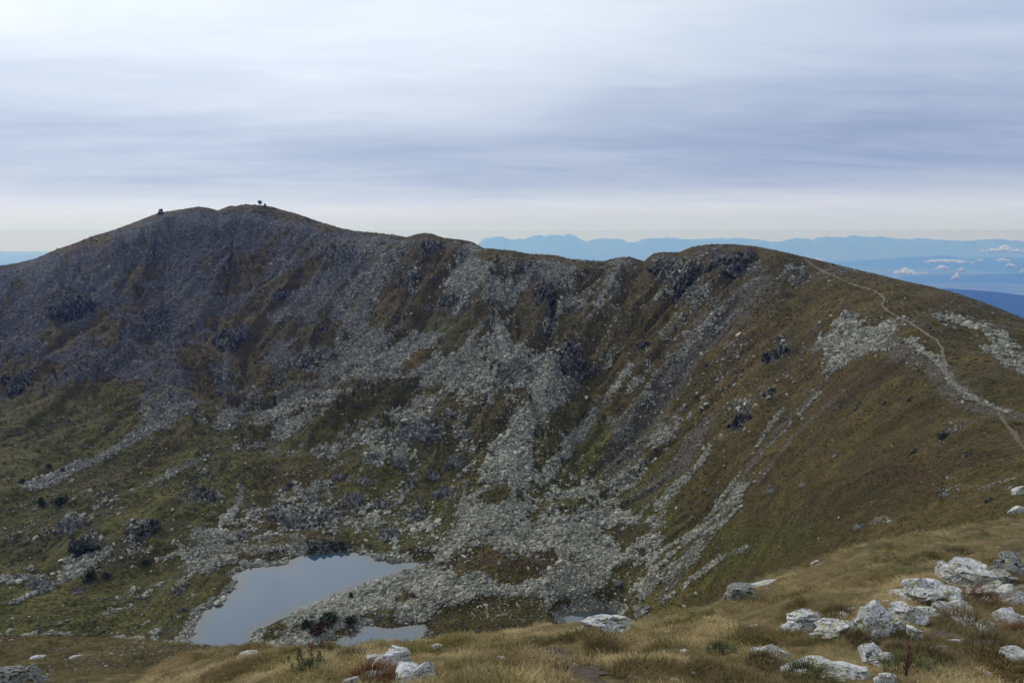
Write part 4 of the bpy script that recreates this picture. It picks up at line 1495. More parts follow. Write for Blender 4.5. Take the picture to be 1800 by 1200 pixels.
ORD = ['largest', 'second largest', 'third largest', 'fourth largest', 'fifth largest', 'sixth largest', 'seventh largest', 'eighth largest', 'ninth largest', 'tenth largest', 'eleventh largest', 'twelfth largest', 'thirteenth largest']
kb = 0
for n, (lo, hi), label, group, poly in ZONES:
    xs, ys = [p[0] for p in poly], [p[1] for p in poly]
    spots, tries = [], 0
    while len(spots) < n and tries < 4000:
        tries += 1
        x, y = random.uniform(min(xs), max(xs)), random.uniform(min(ys), max(ys))
        if not inside(np.array([x]), np.array([y]), poly)[0]:
            continue
        g = ground_at(x, y, 110)
        if g.z < -149.4 or (float(sample(rockv, g.x, g.y)) < .5 and n not in (38, 22) and tries < 3000):
            continue
        if any((x - a) ** 2 + (y - b) ** 2 < 14 ** 2 for a, b, _ in spots):
            continue
        spots.append((x, y, lo + (hi - lo) * random.random() ** 2))
    # which part of the patch it lies in, and its rank by size there
    mx = sorted(s[0] for s in spots)
    my = sorted(s[1] for s in spots)
    x1, x2 = mx[len(mx) // 3], mx[2 * len(mx) // 3]
    y1, y2 = my[len(my) // 3], my[2 * len(my) // 3]
    cells = {}
    for s in spots:
        kx = 'left' if s[0] < x1 else 'right' if s[0] > x2 else 'middle'
        ky = 'upper' if s[1] < y1 else 'lower' if s[1] > y2 else 'central'
        cells.setdefault((ky, kx), []).append(s)
    for (ky, kx), ss_ in cells.items():
        ss_.sort(key=lambda s: -s[2])
        where = {'upper': 'upper ', 'lower': 'lower ', 'central': 'central '}[ky] + kx
        for r_, (x, y, w) in enumerate(ss_):
            place_boulder(x, y, w, ORD[min(r_, 12)] + ' ' + label.format(where), group, kb)
            kb += 1
for x, y, w, label in ((1086, 1030, 20, 'very large pale angular boulder in the dark hollow at the foot of the scree'),
                       (1030, 700, 9, 'square pale boulder beside the stony chute'),
                       (985, 990, 16, 'big grey boulder on the turf island in the scree fan'),
                       (1130, 1052, 13, 'pale boulder where the last chute meets the dry meadow'),
                       (382, 1062, 16, 'dark boulder sitting in the water by the left shore')):
    place_boulder(x, y, w, label, None, kb, 110)
    kb += 1

# ------------------------------------------------------------------ the dry meadow in front
def make_blade_mat():
    m, nt, b, out = new_mat('dry_grass')
    t = nt.attr('tint', 'INSTANCER')
    gr = nt.attr('fresh', 'INSTANCER')
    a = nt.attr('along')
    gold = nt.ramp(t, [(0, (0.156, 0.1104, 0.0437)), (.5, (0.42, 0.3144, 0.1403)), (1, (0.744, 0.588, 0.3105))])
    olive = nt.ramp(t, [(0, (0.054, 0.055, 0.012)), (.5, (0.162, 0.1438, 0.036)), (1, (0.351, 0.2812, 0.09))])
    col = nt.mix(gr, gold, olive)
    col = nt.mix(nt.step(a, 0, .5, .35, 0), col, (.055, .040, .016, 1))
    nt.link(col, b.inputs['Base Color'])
    b.inputs['Roughness'].default_value = .75
    tr = nt.node('ShaderNodeBsdfTranslucent')
    nt.link(col, tr.inputs[0])
    mx = nt.node('ShaderNodeMixShader')
    mx.inputs[0].default_value = .3
    nt.link(b.outputs[0], mx.inputs[1])
    nt.link(tr.outputs[0], mx.inputs[2])
    nt.link(mx.outputs[0], out.inputs[0])
    return m


def make_leafy(name, c0, c1, c2):
    m, nt, b, out = new_mat(name)
    g = nt.node('ShaderNodeNewGeometry')
    r = g.outputs['Random Per Island']
    col = nt.ramp(r, [(0, c0), (.5, c1), (1, c2)])
    nt.link(col, b.inputs['Base Color'])
    b.inputs['Roughness'].default_value = .7
    return m


def blades(g, n, radius, length, width, lean, spread=.5, mound=0.0):
    """a tuft: n bent tapering blades; returns verts, faces, along"""
    vs, fs, al = [], [], []
    for _ in range(n):
        a, rr = g.uniform(0, 6.283), radius * math.sqrt(g.random())
        bx, by = rr * math.cos(a), rr * math.sin(a)
        bz = mound * (1 - (rr / radius) ** 2)
        L = length * g.uniform(.55, 1.15)
        da = a + g.normal(0, .8)
        out_ = spread * g.uniform(.3, 1.2) * (.4 + rr / radius)
        dirx, diry = math.cos(da) * out_ + lean[0], math.sin(da) * out_ + lean[1]
        sx, sy = -math.sin(da), math.cos(da)
        w = width * g.uniform(.7, 1.3)
        k = len(vs)
        for s, ww in ((0, 1.0), (.5, .8)):
            x, y = bx + dirx * L * s * s * 1.1, by + diry * L * s * s * 1.1
            z = bz + L * s * (1 - .25 * s)
            vs += [(x - sx * w * ww / 2, y - sy * w * ww / 2, z), (x + sx * w * ww / 2, y + sy * w * ww / 2, z)]
            al += [s, s]
        vs.append((bx + dirx * L * 1.1, by + diry * L * 1.1, bz + L * .72))
        al.append(1.0)
        fs += [(k, k + 1, k + 3, k + 2), (k + 2, k + 3, k + 4)]
    return vs, fs, al


M_BLADE = make_blade_mat()
gproto = bpy.data.collections.new('tuft_prototypes')
for i in range(8):
    g = np.random.default_rng(900 + i)
    vs, fs, al = blades(g, 30, .17, .12, .008, (.07, -.07), .95)
    me = mesh_from('tuft', np.array(vs), fs, M_BLADE)
    at = me.attributes.new('along', 'FLOAT', 'POINT')
    at.data.foreach_set('value', np.array(al, np.float32))
    gproto.objects.link(bpy.data.objects.new('tuft', me))

hproto = bpy.data.collections.new('heath_prototypes')
for i in range(6):
    g = np.random.default_rng(950 + i)
    vs, fs, al = blades(g, 22, .5, .62, .13, (.0, 0.0), .75, .18)
    me = mesh_from('heath', np.array(vs), fs, None)
    at = me.attributes.new('along', 'FLOAT', 'POINT')
    at.data.foreach_set('value', np.array(al, np.float32))
    hproto.objects.link(bpy.data.objects.new('heath', me))


def make_heath_mat():
    m, nt, b, out = new_mat('mountain_turf')
    t = nt.attr('tint', 'INSTANCER')
    fr_ = nt.attr('fresh', 'INSTANCER')
    ru_ = nt.attr('rusty', 'INSTANCER')
    br = nt.ramp(t, [(0, (.023, .019, .006)), (.4, (.057, .045, .0115)), (.7, (.104, .082, .021)), (1, (.20, .158, .048))])
    gn = nt.ramp(t, [(0, (.030, .032, .006)), (.5, (.090, .088, .017)), (1, (.19, .17, .042))])
    rs = nt.ramp(t, [(0, (.026, .013, .008)), (.5, (.060, .029, .015)), (1, (.11, .058, .03))])
    nt.link(nt.mix(ru_, nt.mix(fr_, br, gn), rs), b.inputs['Base Color'])
    return m


M_HEATHER = make_heath_mat()
for o in hproto.objects:
    o.data.materials.append(M_HEATHER)
pm = dT * seen * (GR > 112) * (GR < 950) * (1 - sstep(rockv, .36, .60)) * ~under * (1 - crag)
pm[-1] = 0
pm = pm / pm.sum()
N_H = 130000
pc = RNG.choice(pm.size, N_H, p=pm.ravel())
gi_, gj_ = np.divmod(pc, NTH)
hr = np.interp(gi_ + RNG.random(N_H), np.arange(NR), R)
ht = TH[0] + np.clip(gj_ + RNG.random(N_H) - .5, 0, NTH - 1.01) * (TH[1] - TH[0])
hx, hy = hr * np.sin(ht), hr * np.cos(ht)
hz_s = sample(Z, hx, hy)
hd = np.sqrt(hr ** 2 + hz_s ** 2)
h1, h2 = fbm2(hx / 34, hy / 34, 4, 501), fbm2(hx / 7, hy / 7, 4, 511)
htint = np.clip(.46 + (h1 - .5) * 1.1 + (h2 - .5) * 1.3 + RNG.normal(0, .13, N_H), 0, 1)
hfresh = np.clip(sample(green, hx, hy) * .8 + sstep(fbm2(hx / 45, hy / 45, 4, 521), .5, .68) * .75, 0, 1)
hrust = np.clip(sample(rust, hx, hy) * sstep(fbm2(hx / 9, hy / 9, 4, 531), .42, .6) * .9 + .8 * sstep(fbm2(hx / 16, hy / 16, 4, 541), .62, .72), 0, 1)
hs = hd / F_PX * RNG.uniform(1.6, 4.2, N_H) * (.7 + .6 * h2)
hrot = np.stack([RNG.normal(0, .15, N_H), RNG.normal(0, .15, N_H), RNG.uniform(0, 6.28, N_H)], -1)
scatter('turf', hproto, np.stack([hx, hy, hz_s - hs * .12], -1), hrot, hs[:, None] * np.array([[1.0, 1.0, .62]]), RNG.integers(0, 6, N_H),
        [('tint', htint), ('fresh', hfresh), ('rusty', hrust)])

# footpath and bare ground in the meadow (kept free of tufts)
PATHS = {
    'near': ([(1052, 1210), (1030, 1180), (1005, 1160), (975, 1148), (930, 1146), (880, 1147), (820, 1143), (760, 1138)], 26),
}
bare = np.zeros_like(GR)
stroke(bare, 1.0, 120, [(1060, 1215), (1036, 1185), (1008, 1162), (978, 1150)], rmin=6, soft=.4, warp=.004)
stroke(bare, 1.0, 34, [(978, 1149), (930, 1146), (880, 1148), (820, 1144), (760, 1138)], rmin=6, soft=.6, warp=.006)
stroke(bare, 1.0, 40, [(1650, 1112), (1690, 1120), (1740, 1135)], rmin=6, soft=.6, warp=.01)
stroke(bare, .8, 14, [(630, 1160), (665, 1152)], rmin=6, soft=.6, warp=.006)

# ---- rocks in the meadow, each its own shape
# plate box x0, y0, x1, y1, flatness along the view, tilt, label
ROCKS = [
    (1025, 1073, 1110, 1114, .8, .10, 'jagged grey rock on the edge of the dry meadow in front of the small pool', 'rough'),
    (1372, 1067, 1446, 1118, .9, .0, 'bright white domed boulder, left end of the white rock group', 'rough'),
    (1432, 1086, 1516, 1122, .7, -.05, 'long pale grey boulder joined to the right of the white domed boulder', 'rough'),
    (1500, 1056, 1580, 1114, .7, .30, 'steep lichen spotted rock between the grey boulder and the large outcrop', 'rough'),
    (1576, 1008, 1664, 1062, .8, .05, 'large white outcrop with yellow lichen and dark cracks', 'rough'),
    (1660, 981, 1752, 1034, .8, -.08, 'tall lichen covered outcrop with a pointed top behind the large white outcrop', 'rough'),
    (1748, 976, 1812, 1012, .8, .0, 'dark grey stacked rocks at the right edge of the meadow', 'bed'),
    (1655, 1032, 1690, 1060, .8, .2, 'smooth grey green block leaning below the pointed outcrop', 'slab'),
    (1638, 1050, 1704, 1082, .5, -.45, 'long slanting slab below the grey green block', 'slab'),
    (1748, 1028, 1800, 1062, .5, -.35, 'yellow lichened slab tilted in grass at the right edge', 'slab'),
    (1746, 1066, 1778, 1093, .6, -.3, 'small square pale block below the yellow lichened slab', 'slab'),
    (1774, 1074, 1806, 1100, .6, -.2, 'pale block with rusty grass at the right edge', 'slab'),
    (1600, 1078, 1628, 1096, .7, .0, 'small pale stone at the foot of the steep lichen rock', 'round'),
    (1546, 1054, 1566, 1068, .7, .0, 'little white stone beside the top of the steep lichen rock', 'round'),
    (1312, 1128, 1392, 1162, .6, .35, 'sloping lichen rock half buried in grass below the white rock group', 'round'),
    (1382, 1153, 1518, 1190, .6, .0, 'wide low boulder covered in yellow lichen near the bottom edge', 'round'),
    (1515, 1131, 1570, 1170, .7, -.3, 'grey wedge shaped rock right of the wide lichen boulder', 'slab'),
    (1538, 1176, 1580, 1206, .7, .1, 'pale rock cut off by the bottom edge right of the wide boulder', 'round'),
    (1710, 1171, 1736, 1184, .7, 0, 'small white stone in dark grass at lower right', 'round'),
    (1670, 1121, 1696, 1131, .7, 0, 'flat pale stone on the bare earth at lower right', 'slab'),
    (651, 1141, 726, 1182, .8, -.1, 'boulder spotted with yellow and black lichen at bottom centre left', 'rough'),
    (686, 1153, 770, 1212, .6, -.5, 'tilted pale slab leaning right of the spotted boulder', 'slab'),
    (602, 1184, 634, 1206, .7, -.2, 'small grey rock beside the rusty tussock at the bottom', 'round'),
    (512, 1190, 540, 1206, .7, 0, 'white rock tip showing at the bottom edge left of the rusty tussock', 'round'),
    (757, 1129, 777, 1142, .8, .2, 'small upright pale stones on the meadow right of the spotted boulder', 'rough'),
    (874, 1148, 888, 1162, .9, .1, 'small upright white stone beside the worn path', 'round'),
    (1133, 1167, 1162, 1184, .7, -.3, 'small greenish white rock right of the footpath', 'slab'),
    (1003, 1166, 1018, 1178, .8, 0, 'white cobble lying on the footpath', 'round'),
    (970, 1186, 1004, 1202, .6, .3, 'flat white rock left of the footpath at the bottom edge', 'slab'),
    (1174, 1190, 1194, 1202, .8, 0, 'small pale stone at the bottom edge right of the footpath', 'round'),
    (1216, 1176, 1234, 1188, .8, 0, 'little grey stone in green grass near the bottom', 'round'),
    (1246, 1106, 1266, 1114, .7, 0, 'little flat stone in the middle of the dry meadow', 'slab'),
    (1312, 1095, 1334, 1102, .6, 0, 'flat pale stone in the meadow left of the white domed boulder', 'slab'),
    (1248, 1132, 1272, 1140, .6, .2, 'thin grey stone half hidden by green grass in mid meadow', 'slab'),
    (1276, 1019, 1326, 1054, .8, .1, 'dark grey ribbed rock at the meadow edge, left end of the long slab', 'bed'),
    (1316, 1019, 1376, 1030, .5, -.05, 'thin light slab running right from the dark ribbed rock', 'slab'),
    (1424, 985, 1442, 992, .6, -.2, 'small grey rock at the upper edge of the dry meadow', 'slab'),
    (412, 1140, 452, 1158, .5, -.25, 'low pale slab in dry grass at the left end of the near meadow', 'slab'),
    (-12, 1172, 42, 1212, .7, .1, 'grey bedded rocks in the bottom left corner', 'bed'),
    (34, 1176, 80, 1206, .7, .0, 'dark grey slab right of the bottom left corner rocks', 'bed'),
    (58, 1150, 78, 1158, .7, .0, 'white stone lying on the far grass bank in the lower left', 'slab'),
    (128, 1148, 146, 1157, .7, .0, 'pale stone right of the white stone on the far grass bank', 'slab'),
    (1780, 852, 1806, 870, .6, -.2, 'white rocks by the path at the right edge of the ridge', 'rough'),
    (1782, 888, 1806, 902, .6, -.1, 'white stone just below the white rocks at the right edge', 'slab'),
    (1690, 1030, 1752, 1058, .8, -.1, 'pale jumbled rock below the tall pointed outcrop', 'rough'),
    (1735, 1004, 1790, 1034, .7, .1, 'grey blocky rock between the tall outcrop and the stacked rocks', 'bed'),
    (1560, 1060, 1612, 1092, .8, .2, 'pale rock wedged between the steep lichen rock and the large white outcrop', 'rough'),
    (1612, 1062, 1650, 1084, .6, -.2, 'low white rock in front of the large white outcrop', 'slab'),
    (1676, 1076, 1712, 1098, .6, -.3, 'thin grey slab in the brown tussocks below the long slanting slab', 'slab'),
    (1716, 1092, 1744, 1110, .6, -.3, 'small grey slab left of the pale block at the right edge', 'slab'),
    (1480, 1066, 1508, 1082, .8, .0, 'small white rock behind the long pale grey boulder', 'round'),
    (1590, 1104, 1618, 1122, .8, .1, 'grey stone in dark tussocks below the steep lichen rock', 'round'),
    (1630, 1130, 1664, 1150, .7, -.2, 'low grey stone right of the wedge shaped rock', 'slab'),
    (1764, 1140, 1800, 1164, .7, -.2, 'pale stone at the right edge in rusty grass', 'slab'),
    (640, 1150, 668, 1166, .6, -.1, 'pinkish flat stone just left of the spotted boulder', 'slab'),
    (1100, 1186, 1122, 1198, .7, .0, 'small dusty stone at the bottom edge right of the path bend', 'round'),
    (840, 1176, 862, 1188, .7, .1, 'pale pebbly stone in straw grass left of the footpath', 'round'),
    (1195, 1140, 1214, 1149, .7, .0, 'flat little stone in the dry meadow above the grey stone', 'slab'),
    (930, 1120, 944, 1128, .7, .0, 'small white stone on the meadow crest left of the jagged rock', 'round'),
]


ROCK_SPOTS = []


def front_rock(x0, y0, x1, y1, depth, tilt, label, style, seed):
    w, h = x1 - x0, y1 - y0
    c = ground_at((x0 + x1) / 2, y1 - h * .12, 6)
    dist = c.length
    n = ground_normal(c.x, c.y, 1.2)
    n = (n * .8 + Vector((0, 0, .2))).normalized()
    back = Vector((c.x, c.y, 0)).normalized()
    back = (back - n * back.dot(n)).normalized()
    side = back.cross(n).normalized()
    gw = 1.16 if style in ('rough', 'bed') else 1.04
    hw, hz_ = w * gw / F_PX * dist * .5, h * gw / F_PX * dist
    big = w * h > 900
    k = .62                                     # share that stands out of the ground
    g = np.random.default_rng(seed)
    kw = dict(round=dict(cuts=16, depth=(.42, .9), rough=.08, blocks=8, bed=0),
              rough=dict(cuts=18, depth=(.45, .85), rough=.10, blocks=30, bed=.3),
              slab=dict(cuts=12, depth=(.45, .8), rough=.045, blocks=6, bed=0),
              bed=dict(cuts=14, depth=(.45, .85), rough=.06, blocks=34, bed=.8))[style]
    if big and style in ('rough', 'bed'):
        lumps = [(g.uniform(-.2, .2), 0, .78, .95)]
        for q_ in range(9):
            ox_ = -.85 + 1.7 * (q_ + .5) / 9 + g.uniform(-.1, .1)
            lumps.append((ox_, g.uniform(-.6, .3), g.uniform(.24, .46), (1 - .45 * abs(ox_)) * g.uniform(.5, .9)))
    elif big:
        lumps = [(-.15, 0, .72, 1.0), (.45, -.05, .56, .80), (-.55, -.25, .46, .62), (.1, -.5, .5, .55), (.72, -.2, .34, .5)]
    else:
        lumps = [(0, 0, 1.0, 1.0)] + ([(.5, -.2, .5, .6)] if w > 28 else [])
    vs, fs, b0 = [], [], 0
    ct, st = math.cos(tilt), math.sin(tilt)
    q = .5 if style != 'slab' else .8
    for li, (ox, oy, lw, lh) in enumerate(lumps):
        ox += g.uniform(-.08, .08)
        lh *= g.uniform(.88, 1.08) if li else 1
        v, f = rock_points(seed * 17 + li, 4 if big else 4 if w > 30 else 3, **kw)
        hi = v[:, 2] > .25
        v[hi, 2] = .25 + (v[hi, 2] - .25) * .42                       # blunt, broken tops
        v = v / np.abs(v).max(0)
        rz_ = g.uniform(-.6, .6)
        v = v @ np.array([[math.cos(rz_), math.sin(rz_), 0], [-math.sin(rz_), math.cos(rz_), 0], [0, 0, 1]])
        v = v * np.array([hw * lw, hw * depth * lw, hz_ / (2 * k) * 1.05 * lh]) + np.array([ox * hw * (1 - lw * .5), oy * hw * depth, -(1 - lh) * hz_ * .30])
        xx, zz_ = v[:, 0].copy(), v[:, 2].copy()
        v[:, 0], v[:, 2] = xx * (1 - q + q * ct) + zz_ * st * q, zz_ - xx * st * q * min(1.0, hz_ / hw)
        vs.append(v)
        fs += [tuple(z + b0 for z in t_) for t_ in f]
        b0 += len(v)
    v, f = np.concatenate(vs), fs
    ROCK_SPOTS.append((c.x, c.y, hw))
    o = bpy.data.objects.new('rock', mesh_from('rock', v, f, M_LICHEN_DARK if style == 'bed' else M_LICHEN))
    o.matrix_world = Matrix.Translation(c + n * (hz_ * (.5 / k - 1 + k) * .32)) @ Matrix((side, back, n)).transposed().to_4x4()
    COL.objects.link(o)
    tag(o, label, 'rock', 'rocks in the dry meadow')


for i, a in enumerate(ROCKS):
    front_rock(*a, seed=1500 + i * 3)

pm = dT * seen * (GR > 7) * (GR < 150) * (1 - .96 * bare) * np.where(GR > 75, .5, 1.0)
pm[:-1] = (np.clip(T[1:] - T[:-1], .0012, .02)) * (seen[:-1]) * (GR[:-1] > 7) * (GR[:-1] < 175) * (1 - .97 * bare[:-1])
pm[-1] = 0
# extra on the crest line, where the view grazes the ground
pm = pm / pm.sum()
N_G = 130000
pc = RNG.choice(pm.size, N_G, p=pm.ravel())
gi_, gj_ = np.divmod(pc, NTH)
fr = np.interp(gi_ + RNG.random(N_G), np.arange(NR), R)
ft = TH[0] + np.clip(gj_ + RNG.random(N_G) - .5, 0, NTH - 1.01) * (TH[1] - TH[0])
gx_, gy_ = fr * np.sin(ft), fr * np.cos(ft)
# a fringe of longer grass round every rock
ex, ey = [], []
for rx, ry, rw in ROCK_SPOTS:
    m_ = int(30 + 60 * rw)
    a_r = RNG.uniform(0, 6.283, m_)
    rr_ = rw * RNG.uniform(.75, 1.25, m_) + .05
    ex.append(rx + np.cos(a_r) * rr_)
    ey.append(ry + np.sin(a_r) * rr_ * .8)
ex, ey = np.concatenate(ex), np.concatenate(ey)
gx_, gy_ = np.concatenate([gx_, ex]), np.concatenate([gy_, ey])
fr = np.hypot(gx_, gy_)
N_G = len(gx_)
gz_ = sample(Z, gx_, gy_)
patch = fbm2(gx_ / 5.5 + 40, gy_ / 5.5, 4, 111)
patch2 = fbm2(gx_ / 1.3, gy_ / 1.3, 3, 117)
fresh = sstep(patch * .65 + patch2 * .35 + RNG.normal(0, .05, N_G), .535, .66)
tint = np.clip(.46 + (fbm2(gx_ / 2.4, gy_ / 2.4 + 70, 4, 131) - .5) * 2.0 + (fbm2(gx_ / .8, gy_ / .8 + 30, 3, 133) - .5) * .9 + RNG.normal(0, .16, N_G), 0, 1)
gs = np.where(fr < 40, 1.0, 1.0 + (fr - 40) / 60) * RNG.uniform(.55, 1.15, N_G) * (.25 + 1.5 * sstep(patch2 * .6 + fbm2(gx_ / 2.2, gy_ / 2.2, 3, 141) * .4, .3, .72))
far_g = fr > 75
tint = np.where(far_g, tint * .6 + .08, tint)
fresh = np.where(far_g, np.maximum(fresh, .35), fresh)
grot = np.stack([RNG.normal(0, .18, N_G), RNG.normal(0, .18, N_G), RNG.normal(0, .9, N_G)], -1)
scatter('grass', gproto, np.stack([gx_, gy_, gz_ - .02], -1), grot, np.repeat(gs[:, None], 3, 1), RNG.integers(0, 8, N_G),
        [('tint', tint), ('fresh', fresh)])

# ---- tussocks, heather and standing stalks that can be told apart
M_TUS = {
    'rust': make_leafy('rust_grass', (.07, .028, .010), (.15, .065, .022), (.24, .12, .04)),
    'dark': make_leafy('dark_grass', (.040, .032, .012), (.10, .076, .030), (.21, .16, .070)),
    'straw': make_leafy('straw_grass', (.07, .052, .02), (.15, .11, .048), (.26, .20, .10)),
    'green': make_leafy('green_grass', (.030, .036, .010), (.080, .088, .025), (.17, .17, .06)),
}
TUSS = [
    (616, 1160, 46, 'dark', 'dark green brown tussock standing behind the small pale soil patch'),
    (655, 1200, 74, 'rust', 'rust coloured tussock in front of the spotted boulder'),
    (1480, 1090, 60, 'dark', 'dark grass cushion on top of the long pale grey boulder'),
    (1515, 1128, 44, 'dark', 'dark brown tussock between the grey boulder and the steep lichen rock'),
    (1662, 1040, 34, 'straw', 'brown grass tuft growing on the large white outcrop'),
    (1722, 1062, 60, 'rust', 'reddish tussock right of the slanting slab'),
    (1700, 1110, 84, 'straw', 'large straw coloured tussock below the slanting slab'),
    (1750, 1150, 80, 'dark', 'dark tussock on the bare earth at lower right'),
    (1600, 1185, 70, 'green', 'dark green plant cushion at the bottom edge right of the pale rock'),
    (1640, 1165, 66, 'dark', 'dark tussock left of the small white stone at lower right'),
    (1420, 1196, 70, 'green', 'green grass cushion in front of the wide lichen boulder'),
    (1345, 1170, 56, 'dark', 'grass mound in front of the sloping half buried rock'),
    (1585, 1150, 46, 'straw', 'straw tussock behind the grey wedge shaped rock'),
    (1545, 1100, 34, 'straw', 'small straw tuft beside the steep lichen rock'),
    (1795, 1120, 50, 'rust', 'rusty tussock at the right edge below the pale block'),
    (740, 1205, 52, 'dark', 'dark tuft at the foot of the tilted pale slab'),
    (1270, 1150, 50, 'green', 'green tussock in the middle of the dry meadow'),
    (548, 1178, 46, 'green', 'green tussock left of the dark standing stalks'),
    (1600, 1060, 26, 'straw', 'pale tuft at the left foot of the large white outcrop'),
    (1690, 978, 40, 'dark', 'dark grass cushion behind the pointed outcrop'),
    (1760, 1020, 40, 'dark', 'dark tuft below the stacked rocks at the right edge'),
]
for i, (px, py, w, kd, label) in enumerate(TUSS):
    c = ground_at(px, min(py, 1198), 6)
    s = w / F_PX * c.length
    g = np.random.default_rng(2000 + i)
    vs, fs, al = blades(g, 700, s * .5, s * .30, .009, (.22, -.2), 1.1, s * .22)
    o = bpy.data.objects.new('grass_tussock', mesh_from('grass_tussock', np.array(vs), fs, M_TUS[kd]))
    o.location = c + Vector((0, 0, -.03))
    COL.objects.link(o)
    tag(o, label, 'tussock', 'tussocks in the dry meadow')


def stalk_plant(px, py, hpx, n, mat_stem, mat_leaf, label, seed):
    c = ground_at(px, py, 6)
    s = hpx / F_PX * c.length
    root = empty('dead_plant', c)
    tag(root, label, 'plant', 'standing dead plants')
    g = np.random.default_rng(seed)
    for k in range(n):
        bm = bmesh.new()
        x, y = g.normal(0, s * .13, 2)
        lx, ly = g.normal(0, s * .10, 2)
        L = s * g.uniform(.6, 1.05)
        rings = []
        for q in range(5):
            t = q / 4
            rad = .010 * (1 - .6 * t)
            rings.append([bm.verts.new((x + lx * t + rad * math.cos(a), y + ly * t + rad * math.sin(a), L * t)) for a in (0, 2.09, 4.19)])
        for q in range(4):
            for a in range(3):
                bm.faces.new((rings[q][a], rings[q][(a + 1) % 3], rings[q + 1][(a + 1) % 3], rings[q + 1][a]))
        me = bpy.data.meshes.new('stalk')
        bm.to_mesh(me)
        bm.free()
        me.materials.append(mat_stem)
        st = bpy.data.objects.new('stalk', me)
        st.parent = root
        COL.objects.link(st)
        vs, fs = [], []
        for q in range(26):
            t = g.uniform(.15, 1.0)
            a = g.uniform(0, 6.28)
            l = s * g.uniform(.05, .13)
            p = np.array([x + lx * t, y + ly * t, L * t])
            d = np.array([math.cos(a), math.sin(a), g.uniform(-.2, .9)]) * l
            u = np.array([-math.sin(a), math.cos(a), 0]) * l * .28
            b0 = len(vs)
            vs += [p, p + d * .5 + u, p + d, p + d * .5 - u]
            fs.append((b0, b0 + 1, b0 + 2, b0 + 3))
        lf = bpy.data.objects.new('seed_head', mesh_from('seed_head', np.array(vs), fs, mat_leaf))
        lf.parent = st
        COL.objects.link(lf)


M_STEM = make_leafy('dead_stem', (.03, .014, .008), (.045, .022, .012), (.06, .03, .016))
M_DOCK = make_leafy('dock_seed', (.035, .012, .007), (.065, .022, .012), (.10, .035, .018))
M_HEATH = make_leafy('heath_leaf', (.014, .014, .006), (.035, .030, .012), (.06, .05, .02))
stalk_plant(560, 1168, 62, 2, M_STEM, M_DOCK, 'dark red brown dead dock standing in front of the stony bar', 5)
stalk_plant(528, 1180, 40, 5, M_STEM, M_HEATH, 'group of dark upright stalks left of the red brown dock', 6)
stalk_plant(1592, 1190, 54, 3, M_STEM, M_DOCK, 'dark reddish stalks rising from the green cushion at the bottom right', 7)

# ---- dwarf shrubs down in the hollow
M_SHRUB = {'green': make_leafy('juniper_leaf', (.010, .017, .006), (.030, .044, .014), (.065, .080, .028)),
           'red': make_leafy('bilberry_leaf', (.030, .010, .006), (.065, .026, .012), (.11, .05, .022))}
M_WOOD = make_leafy('shrub_wood', (.03, .022, .015), (.04, .03, .02), (.05, .038, .026))
SHRUBS = [
    (582, 1098, 36, 26, 'green', 'large dark green shrub on the stony bar'),
    (562, 1112, 34, 22, 'red', 'red brown shrub just below the large green shrub on the bar'),
    (538, 1100, 20, 14, 'green', 'small dark green shrub left of the large one on the bar'),
    (617, 1096, 26, 16, 'green', 'low green shrub near the narrow pond'),
    (617, 1053, 8, 14, 'green', 'tiny slim conifer on top of the stony bar'),
    (106, 888, 26, 18, 'green', 'bright green shrub on the left meadow'),
    (74, 890, 9, 16, 'green', 'small upright shrub left of the bright green shrub'),
    (162, 1018, 20, 18, 'green', 'round dark green shrub in the lower left meadow'),
    (186, 1014, 14, 10, 'green', 'low shrub right of the round dark green shrub'),
    (146, 972, 32, 22, 'green', 'dark shrub growing at the foot of the bushy crag'),
    (86, 822, 7, 8, 'green', 'small dark shrub on the stony tongue of the left slope'),
    (112, 829, 7, 7, 'green', 'dark shrub right of the small one on the stony tongue'),
    (40, 848, 7, 8, 'green', 'dark shrub near the left edge at the end of the stony tongue'),
    (172, 966, 10, 8, 'green', 'small shrub between the bushy crag and the stony band'),
    (256, 990, 14, 9, 'green', 'flat dark shrub among the stones left of the tarn'),
]
